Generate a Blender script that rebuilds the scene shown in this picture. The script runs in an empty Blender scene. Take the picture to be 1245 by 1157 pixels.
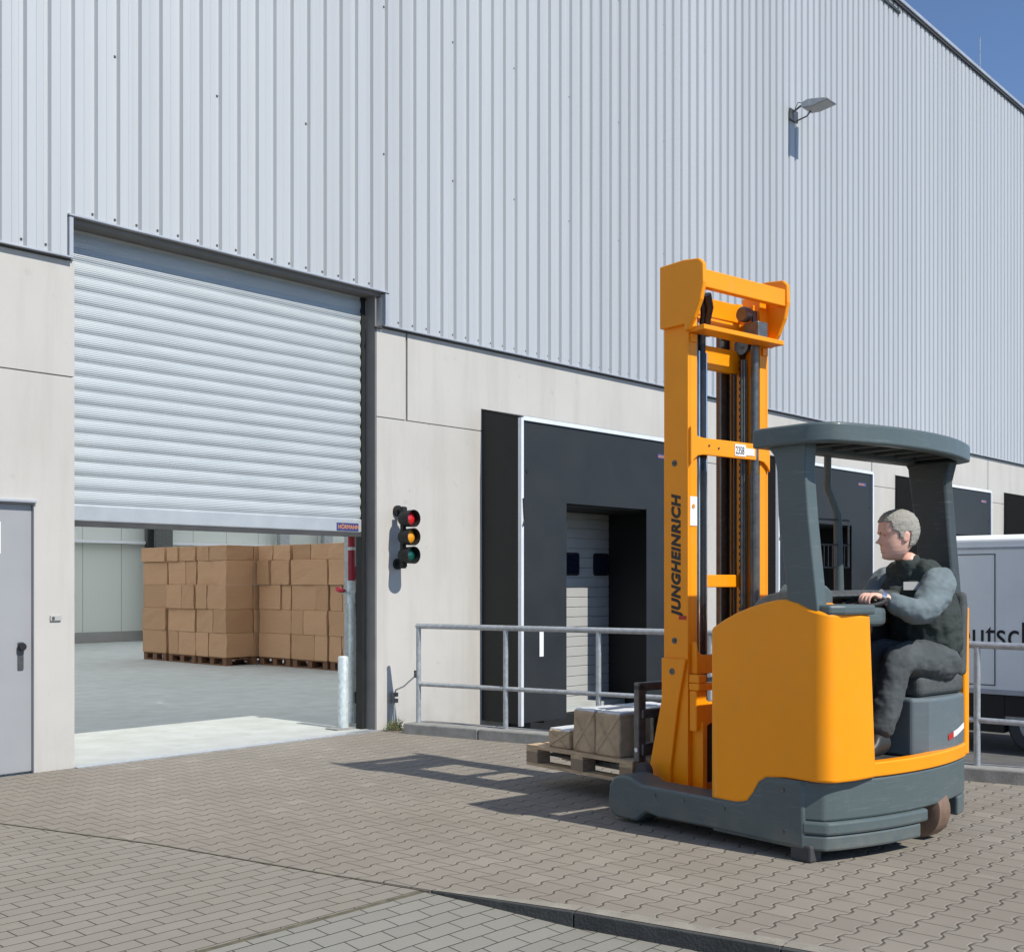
import bpy, bmesh, math, random
from mathutils import Vector, Matrix
random.seed(7)
R = math.radians
scene = bpy.context.scene
COL = scene.collection

# ------------------------------------------------------------------ helpers
class MB:
    """collects simple shapes into one bmesh"""
    def __init__(self):
        self.bm = bmesh.new()
    def box(self, x0, x1, y0, y1, z0, z1):
        v = [self.bm.verts.new(p) for p in ((x0,y0,z0),(x1,y0,z0),(x1,y1,z0),(x0,y1,z0),(x0,y0,z1),(x1,y0,z1),(x1,y1,z1),(x0,y1,z1))]
        for f in ((0,3,2,1),(4,5,6,7),(0,1,5,4),(1,2,6,5),(2,3,7,6),(3,0,4,7)):
            self.bm.faces.new([v[i] for i in f])
        return self
    def prism(self, pts, axis, a, b):
        """pts: 2-D outline; axis 'x': pts=(y,z); 'y': pts=(x,z); 'z': pts=(x,y)"""
        def mk(p, t):
            return {'x': (t, p[0], p[1]), 'y': (p[0], t, p[1]), 'z': (p[0], p[1], t)}[axis]
        A = [self.bm.verts.new(mk(p, a)) for p in pts]
        B = [self.bm.verts.new(mk(p, b)) for p in pts]
        n = len(pts)
        self.bm.faces.new(A); self.bm.faces.new(B[::-1])
        for i in range(n):
            self.bm.faces.new((A[i], B[i], B[(i+1) % n], A[(i+1) % n]))
        return self
    def tube(self, path, r, n=10, close=False):
        P = [Vector(p) for p in path]
        rs = r if isinstance(r, (list, tuple)) else [r]*len(P)
        rings = []
        up = None
        for i, p in enumerate(P):
            if i == 0: d = P[1]-P[0]
            elif i == len(P)-1: d = P[-1]-P[-2]
            else: d = (P[i+1]-P[i]).normalized() + (P[i]-P[i-1]).normalized()
            d.normalize()
            if up is None:
                up = Vector((0,0,1)) if abs(d.z) < .9 else Vector((1,0,0))
            s = d.cross(up).normalized(); up = s.cross(d).normalized()
            rings.append([self.bm.verts.new(p + s*math.cos(2*math.pi*k/n)*rs[i] + up*math.sin(2*math.pi*k/n)*rs[i]) for k in range(n)])
        for i in range(len(rings)-1):
            for k in range(n):
                self.bm.faces.new((rings[i][k], rings[i][(k+1)%n], rings[i+1][(k+1)%n], rings[i+1][k]))
        self.bm.faces.new(rings[0][::-1]); self.bm.faces.new(rings[-1])
        return self
    def cyl(self, a, b, r, n=20):
        return self.tube([a, b], r, n)
    def lathe(self, prof, c, axis='z', n=28):
        """prof: (radius, height) list, closed by caps"""
        c = Vector(c); rings = []
        for (r, h) in prof:
            ring = []
            for k in range(n):
                a = 2*math.pi*k/n
                q = {'z': (r*math.cos(a), r*math.sin(a), h), 'x': (h, r*math.cos(a), r*math.sin(a)), 'y': (r*math.cos(a), h, r*math.sin(a))}[axis]
                ring.append(self.bm.verts.new(c + Vector(q)))
            rings.append(ring)
        for i in range(len(rings)-1):
            for k in range(n):
                self.bm.faces.new((rings[i][k], rings[i][(k+1)%n], rings[i+1][(k+1)%n], rings[i+1][k]))
        self.bm.faces.new(rings[0]); self.bm.faces.new(rings[-1])
        return self
    def quad(self, *pts):
        self.bm.faces.new([self.bm.verts.new(p) for p in pts]); return self
    def build(self, name, mat, parent=None, bevel=0, seg=2, smooth=None, loc=None, rz=0):
        bmesh.ops.recalc_face_normals(self.bm, faces=self.bm.faces)
        me = bpy.data.meshes.new(name)
        self.bm.to_mesh(me); self.bm.free()
        return link(name, me, mat, parent, bevel, seg, smooth, loc, rz)

def link(name, me, mat, parent=None, bevel=0, seg=2, smooth=None, loc=None, rz=0):
    o = bpy.data.objects.new(name, me)
    COL.objects.link(o)
    if mat is not None and not me.materials: me.materials.append(mat)
    if parent is not None: o.parent = parent
    if loc is not None: o.location = loc
    if rz: o.rotation_euler.z = rz
    if smooth is not None:
        me.polygons.foreach_set('use_smooth', [True]*len(me.polygons))
        me.set_sharp_from_angle(angle=R(smooth))
    if bevel:
        m = o.modifiers.new('edge', 'BEVEL'); m.width = bevel; m.segments = seg
        m.limit_method = 'ANGLE'; m.angle_limit = R(35); m.use_clamp_overlap = True
    return o

def tag(o, label=None, cat=None, group=None, kind=None):
    if label: o['label'] = label
    if cat: o['category'] = cat
    if group: o['group'] = group
    if kind: o['kind'] = kind
    return o

def thing(name, label, cat, loc=(0,0,0), rz=0, group=None):
    o = bpy.data.objects.new(name, None); COL.objects.link(o)
    o.empty_display_size = .2
    o.location = loc; o.rotation_euler.z = rz
    return tag(o, label, cat, group)

def copy_tree(o, parent=None):
    c = o.copy(); COL.objects.link(c); c.parent = parent
    for ch in list(o.children): copy_tree(ch, c)
    return c

def text_obj(name, body, size, mat, parent, origin, xdir, ydir, sx=1.0, shear=0.0, thick=.002, offset=0.0, spacing=1.0):
    cu = bpy.data.curves.new(name, 'FONT')
    cu.body = body; cu.size = size; cu.extrude = thick; cu.shear = shear; cu.offset = offset; cu.space_character = spacing
    t = bpy.data.objects.new('tmp', cu); COL.objects.link(t)
    dg = bpy.context.evaluated_depsgraph_get()
    me = bpy.data.meshes.new_from_object(t.evaluated_get(dg))
    bpy.data.objects.remove(t); bpy.data.curves.remove(cu)
    X = Vector(xdir).normalized(); Y = Vector(ydir).normalized(); Z = X.cross(Y)
    M = Matrix(((X.x,Y.x,Z.x,origin[0]),(X.y,Y.y,Z.y,origin[1]),(X.z,Y.z,Z.z,origin[2]),(0,0,0,1)))
    me.transform(M @ Matrix.Diagonal((sx,1,1,1)))
    me.materials.clear(); me.name = name
    return link(name, me, mat, parent)

# ------------------------------------------------------------------ materials
class N:
    def __init__(self, name):
        self.m = bpy.data.materials.new(name); self.m.use_nodes = True
        self.t = self.m.node_tree; self.b = self.t.nodes['Principled BSDF']
    def new(self, typ, **kw):
        n = self.t.nodes.new(typ)
        for k, v in kw.items(): setattr(n, k, v)
        return n
    def val(self, sock, v):
        if isinstance(v, (int, float)): sock.default_value = v
        elif isinstance(v, (tuple, list)): sock.default_value = v
        else: self.t.links.new(v, sock)
    def math(self, op, a, b=None, c=None, clamp=False):
        n = self.new('ShaderNodeMath', operation=op, use_clamp=clamp)
        self.val(n.inputs[0], a)
        if b is not None: self.val(n.inputs[1], b)
        if c is not None: self.val(n.inputs[2], c)
        return n.outputs[0]
    def mix(self, f, a, b, blend='MIX'):
        n = self.new('ShaderNodeMix', data_type='RGBA', blend_type=blend)
        self.val(n.inputs[0], f); self.val(n.inputs[6], a); self.val(n.inputs[7], b)
        return n.outputs[2]
    def coord(self, which='Object'):
        return self.new('ShaderNodeTexCoord').outputs[which]
    def mapping(self, vec, scale=(1,1,1), rot=(0,0,0), loc=(0,0,0)):
        n = self.new('ShaderNodeMapping'); self.val(n.inputs[0], vec)
        n.inputs['Scale'].default_value = scale; n.inputs['Rotation'].default_value = rot; n.inputs['Location'].default_value = loc
        return n.outputs[0]
    def noise(self, vec, scale, detail=4, rough=.55):
        n = self.new('ShaderNodeTexNoise'); self.val(n.inputs['Vector'], vec)
        n.inputs['Scale'].default_value = scale; n.inputs['Detail'].default_value = detail; n.inputs['Roughness'].default_value = rough
        return n.outputs[0]
    def ramp(self, f, lo, hi):
        n = self.new('ShaderNodeMapRange'); self.val(n.inputs[0], f)
        n.inputs[1].default_value = lo; n.inputs[2].default_value = hi
        return n.outputs[0]
    def bump(self, h, strength=.3, dist=.01, normal=None):
        n = self.new('ShaderNodeBump'); self.val(n.inputs['Height'], h)
        n.inputs['Strength'].default_value = strength; n.inputs['Distance'].default_value = dist
        if normal is not None: self.val(n.inputs['Normal'], normal)
        self.t.links.new(n.outputs[0], self.b.inputs['Normal'])
        return n.outputs[0]
    def set(self, **kw):
        for k, v in kw.items(): self.val(self.b.inputs[k.replace('_', ' ')], v)

def c4(c): return (c[0], c[1], c[2], 1)
def sc(c, k): return tuple(min(1, x*k) for x in c)

def simple(name, col, rough=.5, metal=0., var=.12, scale=6., stretch=(1,1,1), bump=0., bscale=60., spec=.5, rvar=.1, coat=0.):
    n = N(name)
    v = n.mapping(n.coord(), stretch)
    f = n.noise(v, scale, 5)
    n.set(Base_Color=n.mix(n.ramp(f, .3, .7), c4(sc(col, 1-var)), c4(sc(col, 1+var))))
    n.set(Roughness=n.math('MULTIPLY_ADD', n.ramp(f, .3, .7), rvar, rough-rvar/2), Metallic=metal, Specular_IOR_Level=spec)
    if coat: n.set(Coat_Weight=coat, Coat_Roughness=.12)
    if bump: n.bump(n.noise(n.coord(), bscale, 4), bump, .01)
    return n.m

def concrete(name, col, stain=.25):
    n = N(name); co = n.coord()
    big = n.noise(co, .55, 5, .6)
    streak = n.noise(n.mapping(co, (3.2, 3.2, .35)), 1.3, 6, .65)
    fine = n.noise(co, 55, 3, .6)
    c = n.mix(n.ramp(big, .35, .68), c4(sc(col, .93)), c4(sc(col, 1.04)))
    c = n.mix(n.math('MULTIPLY', n.ramp(streak, .47, .74), stain), c, c4((col[0]*.70, col[1]*.69, col[2]*.67)))
    spots = n.noise(co, 7, 2, .5)
    c = n.mix(n.math('MULTIPLY', n.ramp(spots, .66, .74), .35), c, c4((col[0]*.75, col[1]*.74, col[2]*.73)))
    c = n.mix(n.math('MULTIPLY', n.ramp(fine, .3, .7), .14), c, c4(sc(col, .8)))
    sep = n.new('ShaderNodeSeparateXYZ'); n.val(sep.inputs[0], co)
    dirt = n.math('MULTIPLY', n.ramp(sep.outputs[2], .42, .0), n.ramp(n.noise(co, 3.5, 4), .35, .65))
    c = n.mix(n.math('MULTIPLY', dirt, .35), c, c4((col[0]*.62, col[1]*.6, col[2]*.55)))
    n.set(Base_Color=c, Roughness=.85, Specular_IOR_Level=.25)
    n.bump(n.math('ADD', n.math('MULTIPLY', fine, .35), n.math('MULTIPLY', n.ramp(spots, .66, .76), -.5)), .25, .006)
    return n.m

def paver_s(name, col):
    """interlocking pavers: joints along y straight, end joints stepped"""
    n = N(name); co = n.coord()
    wob = n.new('ShaderNodeTexNoise'); n.val(wob.inputs['Vector'], co); wob.inputs['Scale'].default_value = 2.2
    sub = n.new('ShaderNodeVectorMath', operation='MULTIPLY_ADD')
    n.val(sub.inputs[0], wob.outputs['Color']); sub.inputs[1].default_value = (.02,.02,0)
    n.val(sub.inputs[2], co)
    sep = n.new('ShaderNodeSeparateXYZ'); n.val(sep.inputs[0], sub.outputs[0])
    x = n.math('ADD', sep.outputs[0], 60.013); y = n.math('ADD', sep.outputs[1], 60.0)
    W, L, A = .166, .146, .013
    k = n.math('FLOOR', n.math('ADD', n.math('DIVIDE', y, L), .5))
    ph = n.math('ADD', n.math('MULTIPLY', x, 2*math.pi/W), n.math('MULTIPLY', n.math('MODULO', k, 2.0), math.pi))
    cs = n.math('TANH', n.math('MULTIPLY', n.math('COSINE', ph), 2.2))
    yy = n.math('ADD', y, n.math('MULTIPLY', cs, A))
    half = n.math('GREATER_THAN', n.math('SINE', ph), 0.0)
    cy = n.math('FLOOR', n.math('DIVIDE', yy, L))
    fy = n.math('FRACT', n.math('DIVIDE', yy, L))
    xs = n.math('ADD', x, n.math('MULTIPLY', n.math('MODULO', cy, 2.0), W*.5))
    cx = n.math('FLOOR', n.math('DIVIDE', xs, W))
    fx0 = n.math('FRACT', n.math('DIVIDE', xs, W))
    dx = n.math('MULTIPLY', n.math('SUBTRACT', .5, n.math('ABSOLUTE', n.math('SUBTRACT', fx0, .5))), W)
    dy = n.math('MULTIPLY', n.math('SUBTRACT', .5, n.math('ABSOLUTE', n.math('SUBTRACT', fy, .5))), L)
    dirt = n.noise(co, 1.1, 5, .6)
    jw = n.math('MULTIPLY_ADD', n.ramp(n.noise(co, 4, 3), .3, .7), .0026, .0012)
    mx = n.math('LESS_THAN', n.math('MULTIPLY', dx, 1.45), jw); my = n.math('LESS_THAN', n.math('MULTIPLY', dy, n.math('MULTIPLY_ADD', half, -1.15, 1.8)), jw)
    joint = n.math('MAXIMUM', mx, my)
    d = n.math('MINIMUM', dx, dy)
    h = n.math('MINIMUM', n.math('MULTIPLY', n.math('MINIMUM', n.math('MULTIPLY', dx, 1.6), n.math('MULTIPLY', dy, .8)), 120.0), 1.0)
    wn = n.new('ShaderNodeTexWhiteNoise', noise_dimensions='2D')
    cmb = n.new('ShaderNodeCombineXYZ'); n.val(cmb.inputs[0], cx); n.val(cmb.inputs[1], cy); n.val(wn.inputs['Vector'], cmb.outputs[0])
    c = n.mix(wn.outputs[0], c4(sc(col, .965)), c4(sc(col, 1.035)))
    c = n.mix(n.math('MULTIPLY', n.ramp(dirt, .36, .66), .5), c, c4((col[0]*.76, col[1]*.745, col[2]*.72)))
    c = n.mix(n.math('MULTIPLY', n.math('GREATER_THAN', wn.outputs[0], .94), .5), c, c4(sc(col, .80)))
    c = n.mix(n.math('MULTIPLY', n.math('LESS_THAN', wn.outputs[0], .04), .5), c, c4(sc(col, 1.2)))
    pale = n.noise(n.mapping(co, loc=(7,3,0)), .8, 4, .55)
    c = n.mix(n.math('MULTIPLY', n.ramp(pale, .55, .75), .35), c, c4((col[0]*1.18, col[1]*1.2, col[2]*1.22)))
    fine = n.noise(co, 160, 3, .7)
    c = n.mix(n.math('MULTIPLY', n.ramp(fine, .35, .7), .28), c, c4(sc(col, .62)))
    spot = n.noise(n.mapping(co, loc=(3,9,0)), 2.6, 3, .5)
    c = n.mix(n.math('MULTIPLY', n.ramp(spot, .66, .76), .38), c, c4((col[0]*.55, col[1]*.55, col[2]*.56)))
    trk = n.noise(n.mapping(co, (.22,2.4,1), (0,0,R(-14))), 1.2, 4, .6)
    c = n.mix(n.math('MULTIPLY', n.ramp(trk, .54, .72), .26), c, c4((col[0]*.68, col[1]*.67, col[2]*.66)))
    c = n.mix(n.math('MULTIPLY', joint, .74), c, c4((.05, .043, .036)))
    n.set(Base_Color=c, Roughness=.88, Specular_IOR_Level=.2)
    n.bump(n.math('ADD', h, n.math('MULTIPLY', fine, .14)), .85, .007)
    return n.m

def paver_rect(name, col, w, hgt, jcol, rot=0.0):
    n = N(name); co = n.coord()
    wob = n.new('ShaderNodeTexNoise'); n.val(wob.inputs['Vector'], co); wob.inputs['Scale'].default_value = 2.4
    sub = n.new('ShaderNodeVectorMath', operation='MULTIPLY_ADD')
    n.val(sub.inputs[0], wob.outputs['Color']); sub.inputs[1].default_value = (.035,.03,0)
    n.val(sub.inputs[2], n.mapping(co, rot=(0,0,rot)))
    b = n.new('ShaderNodeTexBrick'); n.val(b.inputs['Vector'], sub.outputs[0])
    b.offset = .5; b.inputs['Scale'].default_value = 1
    b.inputs['Brick Width'].default_value = w; b.inputs['Row Height'].default_value = hgt
    b.inputs['Mortar Size'].default_value = .0034; b.inputs['Mortar Smooth'].default_value = .35; b.inputs['Bias'].default_value = 0
    b.inputs['Color1'].default_value = c4(sc(col, .96)); b.inputs['Color2'].default_value = c4(sc(col, 1.05)); b.inputs['Mortar'].default_value = c4(jcol)
    f = b.outputs['Fac']
    dirt = n.noise(co, .9, 5, .6); fine = n.noise(co, 150, 3, .7)
    c = n.mix(n.math('MULTIPLY', n.ramp(dirt, .4, .68), .28), b.outputs['Color'], c4((col[0]*.75, col[1]*.72, col[2]*.66)))
    c = n.mix(n.math('MULTIPLY', n.ramp(fine, .35, .7), .28), c, c4(sc(col, .62)))
    c = n.mix(f, c, c4(jcol))
    n.set(Base_Color=c, Roughness=.88, Specular_IOR_Level=.2)
    n.bump(n.math('ADD', n.math('SUBTRACT', 1.0, f), n.math('MULTIPLY', fine, .16)), .5, .006)
    return n.m

def carton_mat(name, col):
    n = N(name); co = n.coord()
    oi = n.new('ShaderNodeObjectInfo')
    f = n.noise(n.mapping(co, (1,1,9)), 5, 4)
    c = n.mix(oi.outputs['Random'], c4((col[0]*.84, col[1]*.81, col[2]*.77)), c4((col[0]*1.12, col[1]*1.12, col[2]*1.12)))
    c = n.mix(n.math('MULTIPLY', n.ramp(f, .35, .7), .22), c, c4(sc(col, .75)))
    n.set(Base_Color=c, Roughness=.75, Specular_IOR_Level=.25)
    n.bump(n.noise(co, 9, 4), .35, .02)
    return n.m

def paint(name, col, rough=.35, coat=.25):
    n = N(name); co = n.coord()
    f = n.noise(co, 3.0, 5, .6); g = n.noise(co, 130, 2)
    dust = n.noise(n.mapping(co, (1,1,.6)), 9, 6, .7)
    c = n.mix(n.ramp(f, .3, .7), c4(sc(col, .95)), c4(sc(col, 1.03)))
    c = n.mix(n.math('MULTIPLY', n.ramp(dust, .55, .85), .12), c, c4((.35,.30,.25)))
    if sum(col) < .5:
        sf = n.noise(n.mapping(co, (.9,.9,11)), 5.5, 6, .7)
        c = n.mix(n.math('MULTIPLY', n.ramp(sf, .56, .74), .38), c, c4((.22,.245,.25)))
        sep = n.new('ShaderNodeSeparateXYZ'); n.val(sep.inputs[0], co)
        mud = n.math('MULTIPLY', n.ramp(sep.outputs[2], .22, .05), n.ramp(n.noise(co, 7, 5, .65), .35, .65))
        c = n.mix(n.math('MULTIPLY', mud, .5), c, c4((.20,.18,.15)))
    n.set(Base_Color=c, Specular_IOR_Level=.32, Roughness=n.math('MULTIPLY_ADD', n.ramp(dust, .3, .8), .2, rough), Coat_Weight=coat, Coat_Roughness=.15)
    n.bump(g, .04, .004)
    return n.m

M = {}
M['concrete'] = concrete('facade_concrete', (.508,.486,.456), .45)
M['concrete_dark'] = concrete('ramp_concrete', (.30,.295,.28))
M['kerb'] = simple('kerb_concrete', (.24,.235,.22), .9, var=.22, scale=9, bump=.4, bscale=90)
M['edge'] = simple('edge_concrete', (.245,.226,.19), .9, var=.2, scale=9, bump=.4, bscale=90)
M['kerb_shaded'] = simple('shaded_kerb_face', (.045,.046,.045), .92, var=.3, scale=7, bump=.5, bscale=70)  # kerb darkened so the shade on its face is in the colour
M['floor'] = concrete('hall_floor', (.42,.435,.415), .12)
M['paver'] = paver_s('stepped_pavers', (.256,.229,.195))
M['brick_pave'] = paver_rect('brick_pavers', (.250,.226,.193), .200, .100, (.045,.038,.032))
M['grey_pave'] = paver_rect('grey_pavers', (.238,.230,.204), .200, .100, (.036,.033,.022))
M['asphalt'] = simple('asphalt', (.10,.10,.098), .95, var=.2, scale=3, bump=.4, bscale=120)
M['gutter'] = simple('joint_sand', (.10,.09,.06), .95, var=.4, scale=20)

def cladding_mat():
    n = N('aluminium_cladding'); co = n.coord()
    f = n.noise(n.mapping(co, (2.2,1,.22)), 1.6, 5, .6)
    sep = n.new('ShaderNodeSeparateXYZ'); n.val(sep.inputs[0], co)
    wn = n.new('ShaderNodeTexWhiteNoise', noise_dimensions='1D')
    n.val(wn.inputs['W'], n.math('FLOOR', n.math('DIVIDE', n.math('ADD', sep.outputs[0], 50.02), .94)))
    col = (.437,.452,.470)
    c = n.mix(wn.outputs[0], c4(sc(col, .95)), c4(sc(col, 1.04)))
    w2 = n.new('ShaderNodeTexWhiteNoise', noise_dimensions='1D')
    n.val(w2.inputs['W'], n.math('FLOOR', n.math('DIVIDE', n.math('ADD', sep.outputs[0], 50.08), .19)))
    c = n.mix(n.math('MULTIPLY', w2.outputs[0], .5), c, c4(sc(col, 1.10)))
    run = n.noise(n.mapping(co, (9,1,.10)), 2.0, 4, .6)
    c = n.mix(n.math('MULTIPLY', n.ramp(run, .55, .8), .35), c, c4((col[0]*.80, col[1]*.80, col[2]*.78)))
    c = n.mix(n.math('MULTIPLY', n.ramp(f, .45, .75), .3), c, c4(sc(col, .85)))
    n.set(Base_Color=c, Roughness=n.math('MULTIPLY_ADD', f, .18, .42), Metallic=.12, Specular_IOR_Level=.5)
    n.bump(n.noise(n.mapping(co, (1.5,1,.5)), 2.0, 3), .08, .02)
    return n.m
M['cladding'] = cladding_mat()
M['trim'] = simple('grey_trim', (.42,.44,.48), .45, .3, scale=3)
M['dark_trim'] = simple('dark_trim', (.045,.045,.045), .6)
M['jamb'] = simple('jamb_coating', (.17,.162,.155), .7, var=.12, scale=5)
M['black'] = simple('black_rubber', (.009,.009,.0095), .65, var=.3)
M['pvc'] = simple('shelter_canvas', (.014,.0165,.019), .6, var=.2, scale=2.2, bump=.45, bscale=2.6)
M['pvc_side'] = simple('shelter_side_canvas', (.008,.009,.009), .6, var=.3, scale=3, stretch=(1,3,.6), bump=.4, bscale=5)
M['alu'] = simple('pale_aluminium', (.78,.79,.82), .4, .25, var=.05)
M['bar'] = simple('anodised_bar', (.44,.465,.485), .4, .3, var=.06)
M['galv'] = simple('galvanised_steel', (.42,.44,.46), .42, .55, var=.18, scale=25)
M['galv_pale'] = simple('galvanised_post', (.62,.68,.68), .45, .35, var=.2, scale=18)
M['door_grey'] = simple('door_paint', (.31,.315,.33), .45, 0, var=.04, scale=2)
M['panel_grey'] = simple('sectional_door_paint', (.40,.395,.385), .5, var=.05, scale=3)
M['window_dark'] = simple('dark_glass', (.012,.014,.03), .08, var=.1)
M['white'] = simple('white_plastic', (.78,.78,.77), .5, var=.04)
M['carton'] = carton_mat('brown_carton', (.50,.30,.172))
M['pallet_old'] = simple('dark_pallet_wood', (.17,.085,.045), .85, var=.35, scale=14, stretch=(1,6,6))
M['wood'] = simple('pale_pallet_wood', (.50,.36,.22), .8, var=.28, scale=9, stretch=(8,1.2,8), bump=.3, bscale=40)
M['wood_end'] = simple('block_wood', (.30,.21,.14), .85, var=.35, scale=22, stretch=(1,6,6))
M['orange'] = paint('orange_paint', (.93,.315,.002), .36, .08)
M['teal'] = paint('slate_paint', (.085,.112,.116), .42, .15)
M['teal_shaded'] = paint('shaded_slate_paint', (.045,.058,.062), .5, .1)  # slate paint darkened to put shade into the colour
M['seatbox'] = paint('blue_grey_paint', (.115,.145,.16), .45, .1)
M['steel'] = simple('dark_steel', (.13,.135,.135), .4, .6, var=.25, scale=20)
M['chrome'] = simple('chrome_rod', (.55,.56,.58), .15, .95, var=.1)
M['oil'] = simple('oiled_black_steel', (.03,.03,.035), .3, .5, var=.3)
M['rust'] = simple('red_brown_steel', (.16,.055,.018), .5, .2, var=.35, scale=18)
M['tyre'] = simple('grey_tyre', (.05,.05,.052), .8, var=.2)
M['tyre_brown'] = simple('brown_polyurethane', (.20,.125,.085), .6, var=.25, scale=12)
M['seat'] = simple('seat_fabric', (.07,.078,.078), .9, var=.2, scale=30, bump=.3, bscale=120)
M['red_paint'] = simple('red_pipe_paint', (.30,.012,.03), .35, var=.2)
M['letter_black'] = simple('black_lettering', (.012,.011,.011), .5, var=.05)
M['letter_red'] = simple('red_lettering', (.45,.02,.012), .5, var=.05)
M['letter_blue'] = simple('blue_plate', (.04,.045,.16), .4, var=.05)
M['letter_orange'] = simple('orange_lettering', (.7,.28,.05), .5, var=.05)
M['trailer'] = simple('trailer_paint', (.80,.805,.80), .45, 0, var=.04, scale=2)
M['lens_red'] = simple('red_lens', (.55,.012,.015), .15, var=.15, scale=40, coat=.6)
M['lens_amber'] = simple('amber_lens', (.75,.30,.012), .15, var=.12, scale=40, coat=.6)
M['lens_green'] = simple('green_lens', (.004,.075,.055), .15, var=.2, scale=40, coat=.6)
M['skin'] = simple('skin', (.74,.43,.335), .5, var=.1, scale=9, bump=.1, bscale=70)
M['hair'] = simple('grey_hair', (.30,.285,.255), .8, var=.16, scale=130, stretch=(1,1,.35), bump=.35, bscale=150)
def cloth(name, col):
    n = N(name); co = n.coord()
    folds = n.noise(n.mapping(co, (1,1,2.0)), 6.5, 2, .45)
    weave = n.noise(co, 240, 2)
    n.set(Base_Color=n.mix(n.ramp(folds, .3, .7), c4(sc(col, .82)), c4(sc(col, 1.12))), Roughness=.9, Specular_IOR_Level=.2)
    n.bump(n.math('ADD', folds, n.math('MULTIPLY', weave, .04)), .45, .045)
    return n.m
M['sleeve'] = cloth('grey_jacket', (.155,.19,.205))
M['vest'] = cloth('dark_vest', (.045,.055,.052))
M['trouser'] = cloth('charcoal_trousers', (.075,.084,.088))
M['boot'] = simple('black_leather', (.02,.02,.02), .5)
M['kraft'] = None
def kraft():
    n = N('creased_kraft_paper'); co = n.coord('Generated')
    sep = n.new('ShaderNodeSeparateXYZ'); n.val(sep.inputs[0], co)
    ob = n.coord()
    a = n.math('ABSOLUTE', n.math('SUBTRACT', sep.outputs[1], .5)); b = n.math('ABSOLUTE', n.math('SUBTRACT', sep.outputs[2], .5))
    cr = n.math('ABSOLUTE', n.math('SUBTRACT', a, b))
    ridge = n.ramp(cr, .09, 0)
    f = n.noise(ob, 14, 5, .6)
    n.set(Base_Color=n.mix(n.ramp(f, .3, .7), (.40,.285,.175,1), (.52,.385,.25,1)), Roughness=.6, Specular_IOR_Level=.35)
    n.bump(n.math('ADD', n.math('MULTIPLY', ridge, .8), n.math('MULTIPLY', f, 1.2)), .6, .02)
    return n.m
M['kraft'] = kraft()
M['sunlit_sheet'] = simple('sunlit_top_white', (.70,.72,.74), .35, var=.12, scale=10, bump=.5, bscale=14)  # white that gives the parcel tops their sunlit look
M['leaf'] = simple('weed_leaf', (.10,.14,.03), .6, var=.5, scale=30)
M['leaf_dry'] = simple('dry_stem', (.20,.15,.07), .8, var=.3)
M['wallpanel'] = None
def wallpanel():
    n = N('hall_wall_panel'); co = n.coord()
    sep = n.new('ShaderNodeSeparateXYZ'); n.val(sep.inputs[0], co)
    fr = n.math('FRACT', n.math('MULTIPLY', sep.outputs[0], 1.0))
    seam = n.math('LESS_THAN', fr, .018)
    fine = n.math('FRACT', n.math('MULTIPLY', sep.outputs[0], 10.0))
    h = n.math('LESS_THAN', fine, .12)
    c = n.mix(n.math('MULTIPLY', h, .12), (.60,.63,.58,1), (.42,.45,.42,1))
    c = n.mix(n.math('MULTIPLY', seam, .6), c, (.12,.13,.12,1))
    n.set(Base_Color=c, Roughness=.6)
    return n.m
M['wallpanel'] = wallpanel()
def light_fill():
    n = N('translucent_roof_sheet')  # translucent all over, made to let daylight fill the hall
    tr = n.new('ShaderNodeBsdfTranslucent'); tr.inputs[0].default_value = (.98,1.0,.98,1)
    out = [x for x in n.t.nodes if x.type == 'OUTPUT_MATERIAL'][0]
    n.t.links.new(tr.outputs[0], out.inputs['Surface'])
    return n.m
M['light_fill'] = light_fill()

# ------------------------------------------------------------------ light, sky, camera
SUN_EL = 47.0
SUN_AZ = 1.5
w = bpy.data.worlds.new('World'); scene.world = w; w.use_nodes = True
nt = w.node_tree
sky = nt.nodes.new('ShaderNodeTexSky'); sky.sky_type = 'NISHITA'; sky.sun_disc = False
sky.sun_elevation = R(SUN_EL); sky.sun_rotation = R(180-SUN_AZ); sky.altitude = 300; sky.air_density = .75; sky.dust_density = .0; sky.ozone_density = 3.8
bg = nt.nodes['Background']; bg.inputs['Strength'].default_value = .14
nt.links.new(sky.outputs[0], bg.inputs['Color'])
sl = bpy.data.lights.new('sun', 'SUN'); sl.energy = 4.5; sl.angle = R(.55); sl.color = (1.0, .965, .875)
so = bpy.data.objects.new('sun', sl); COL.objects.link(so); so.location = (0, -20, 20)
so.rotation_euler = (R(90-SUN_EL), 0, R(SUN_AZ))

cam = bpy.data.cameras.new('camera'); co_ = bpy.data.objects.new('camera', cam); COL.objects.link(co_)
co_.location = (-4.335, -8.616, 1.45)
co_.rotation_euler = (R(90), 0, -math.atan2(.737, .675))
cam.sensor_width = 36; cam.lens = 1400/1245*36; cam.shift_y = 129.5/1245
cam.clip_end = 2000; cam.clip_start = .05
scene.camera = co_
scene.view_settings.view_transform = 'Standard'; scene.view_settings.look = 'None'
scene.view_settings.exposure = .18; scene.view_settings.gamma = 1
scene.cycles.use_denoising = True
scene.cycles.max_bounces = 8; scene.cycles.diffuse_bounces = 5
scene.cycles.sample_clamp_indirect = 6

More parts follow.
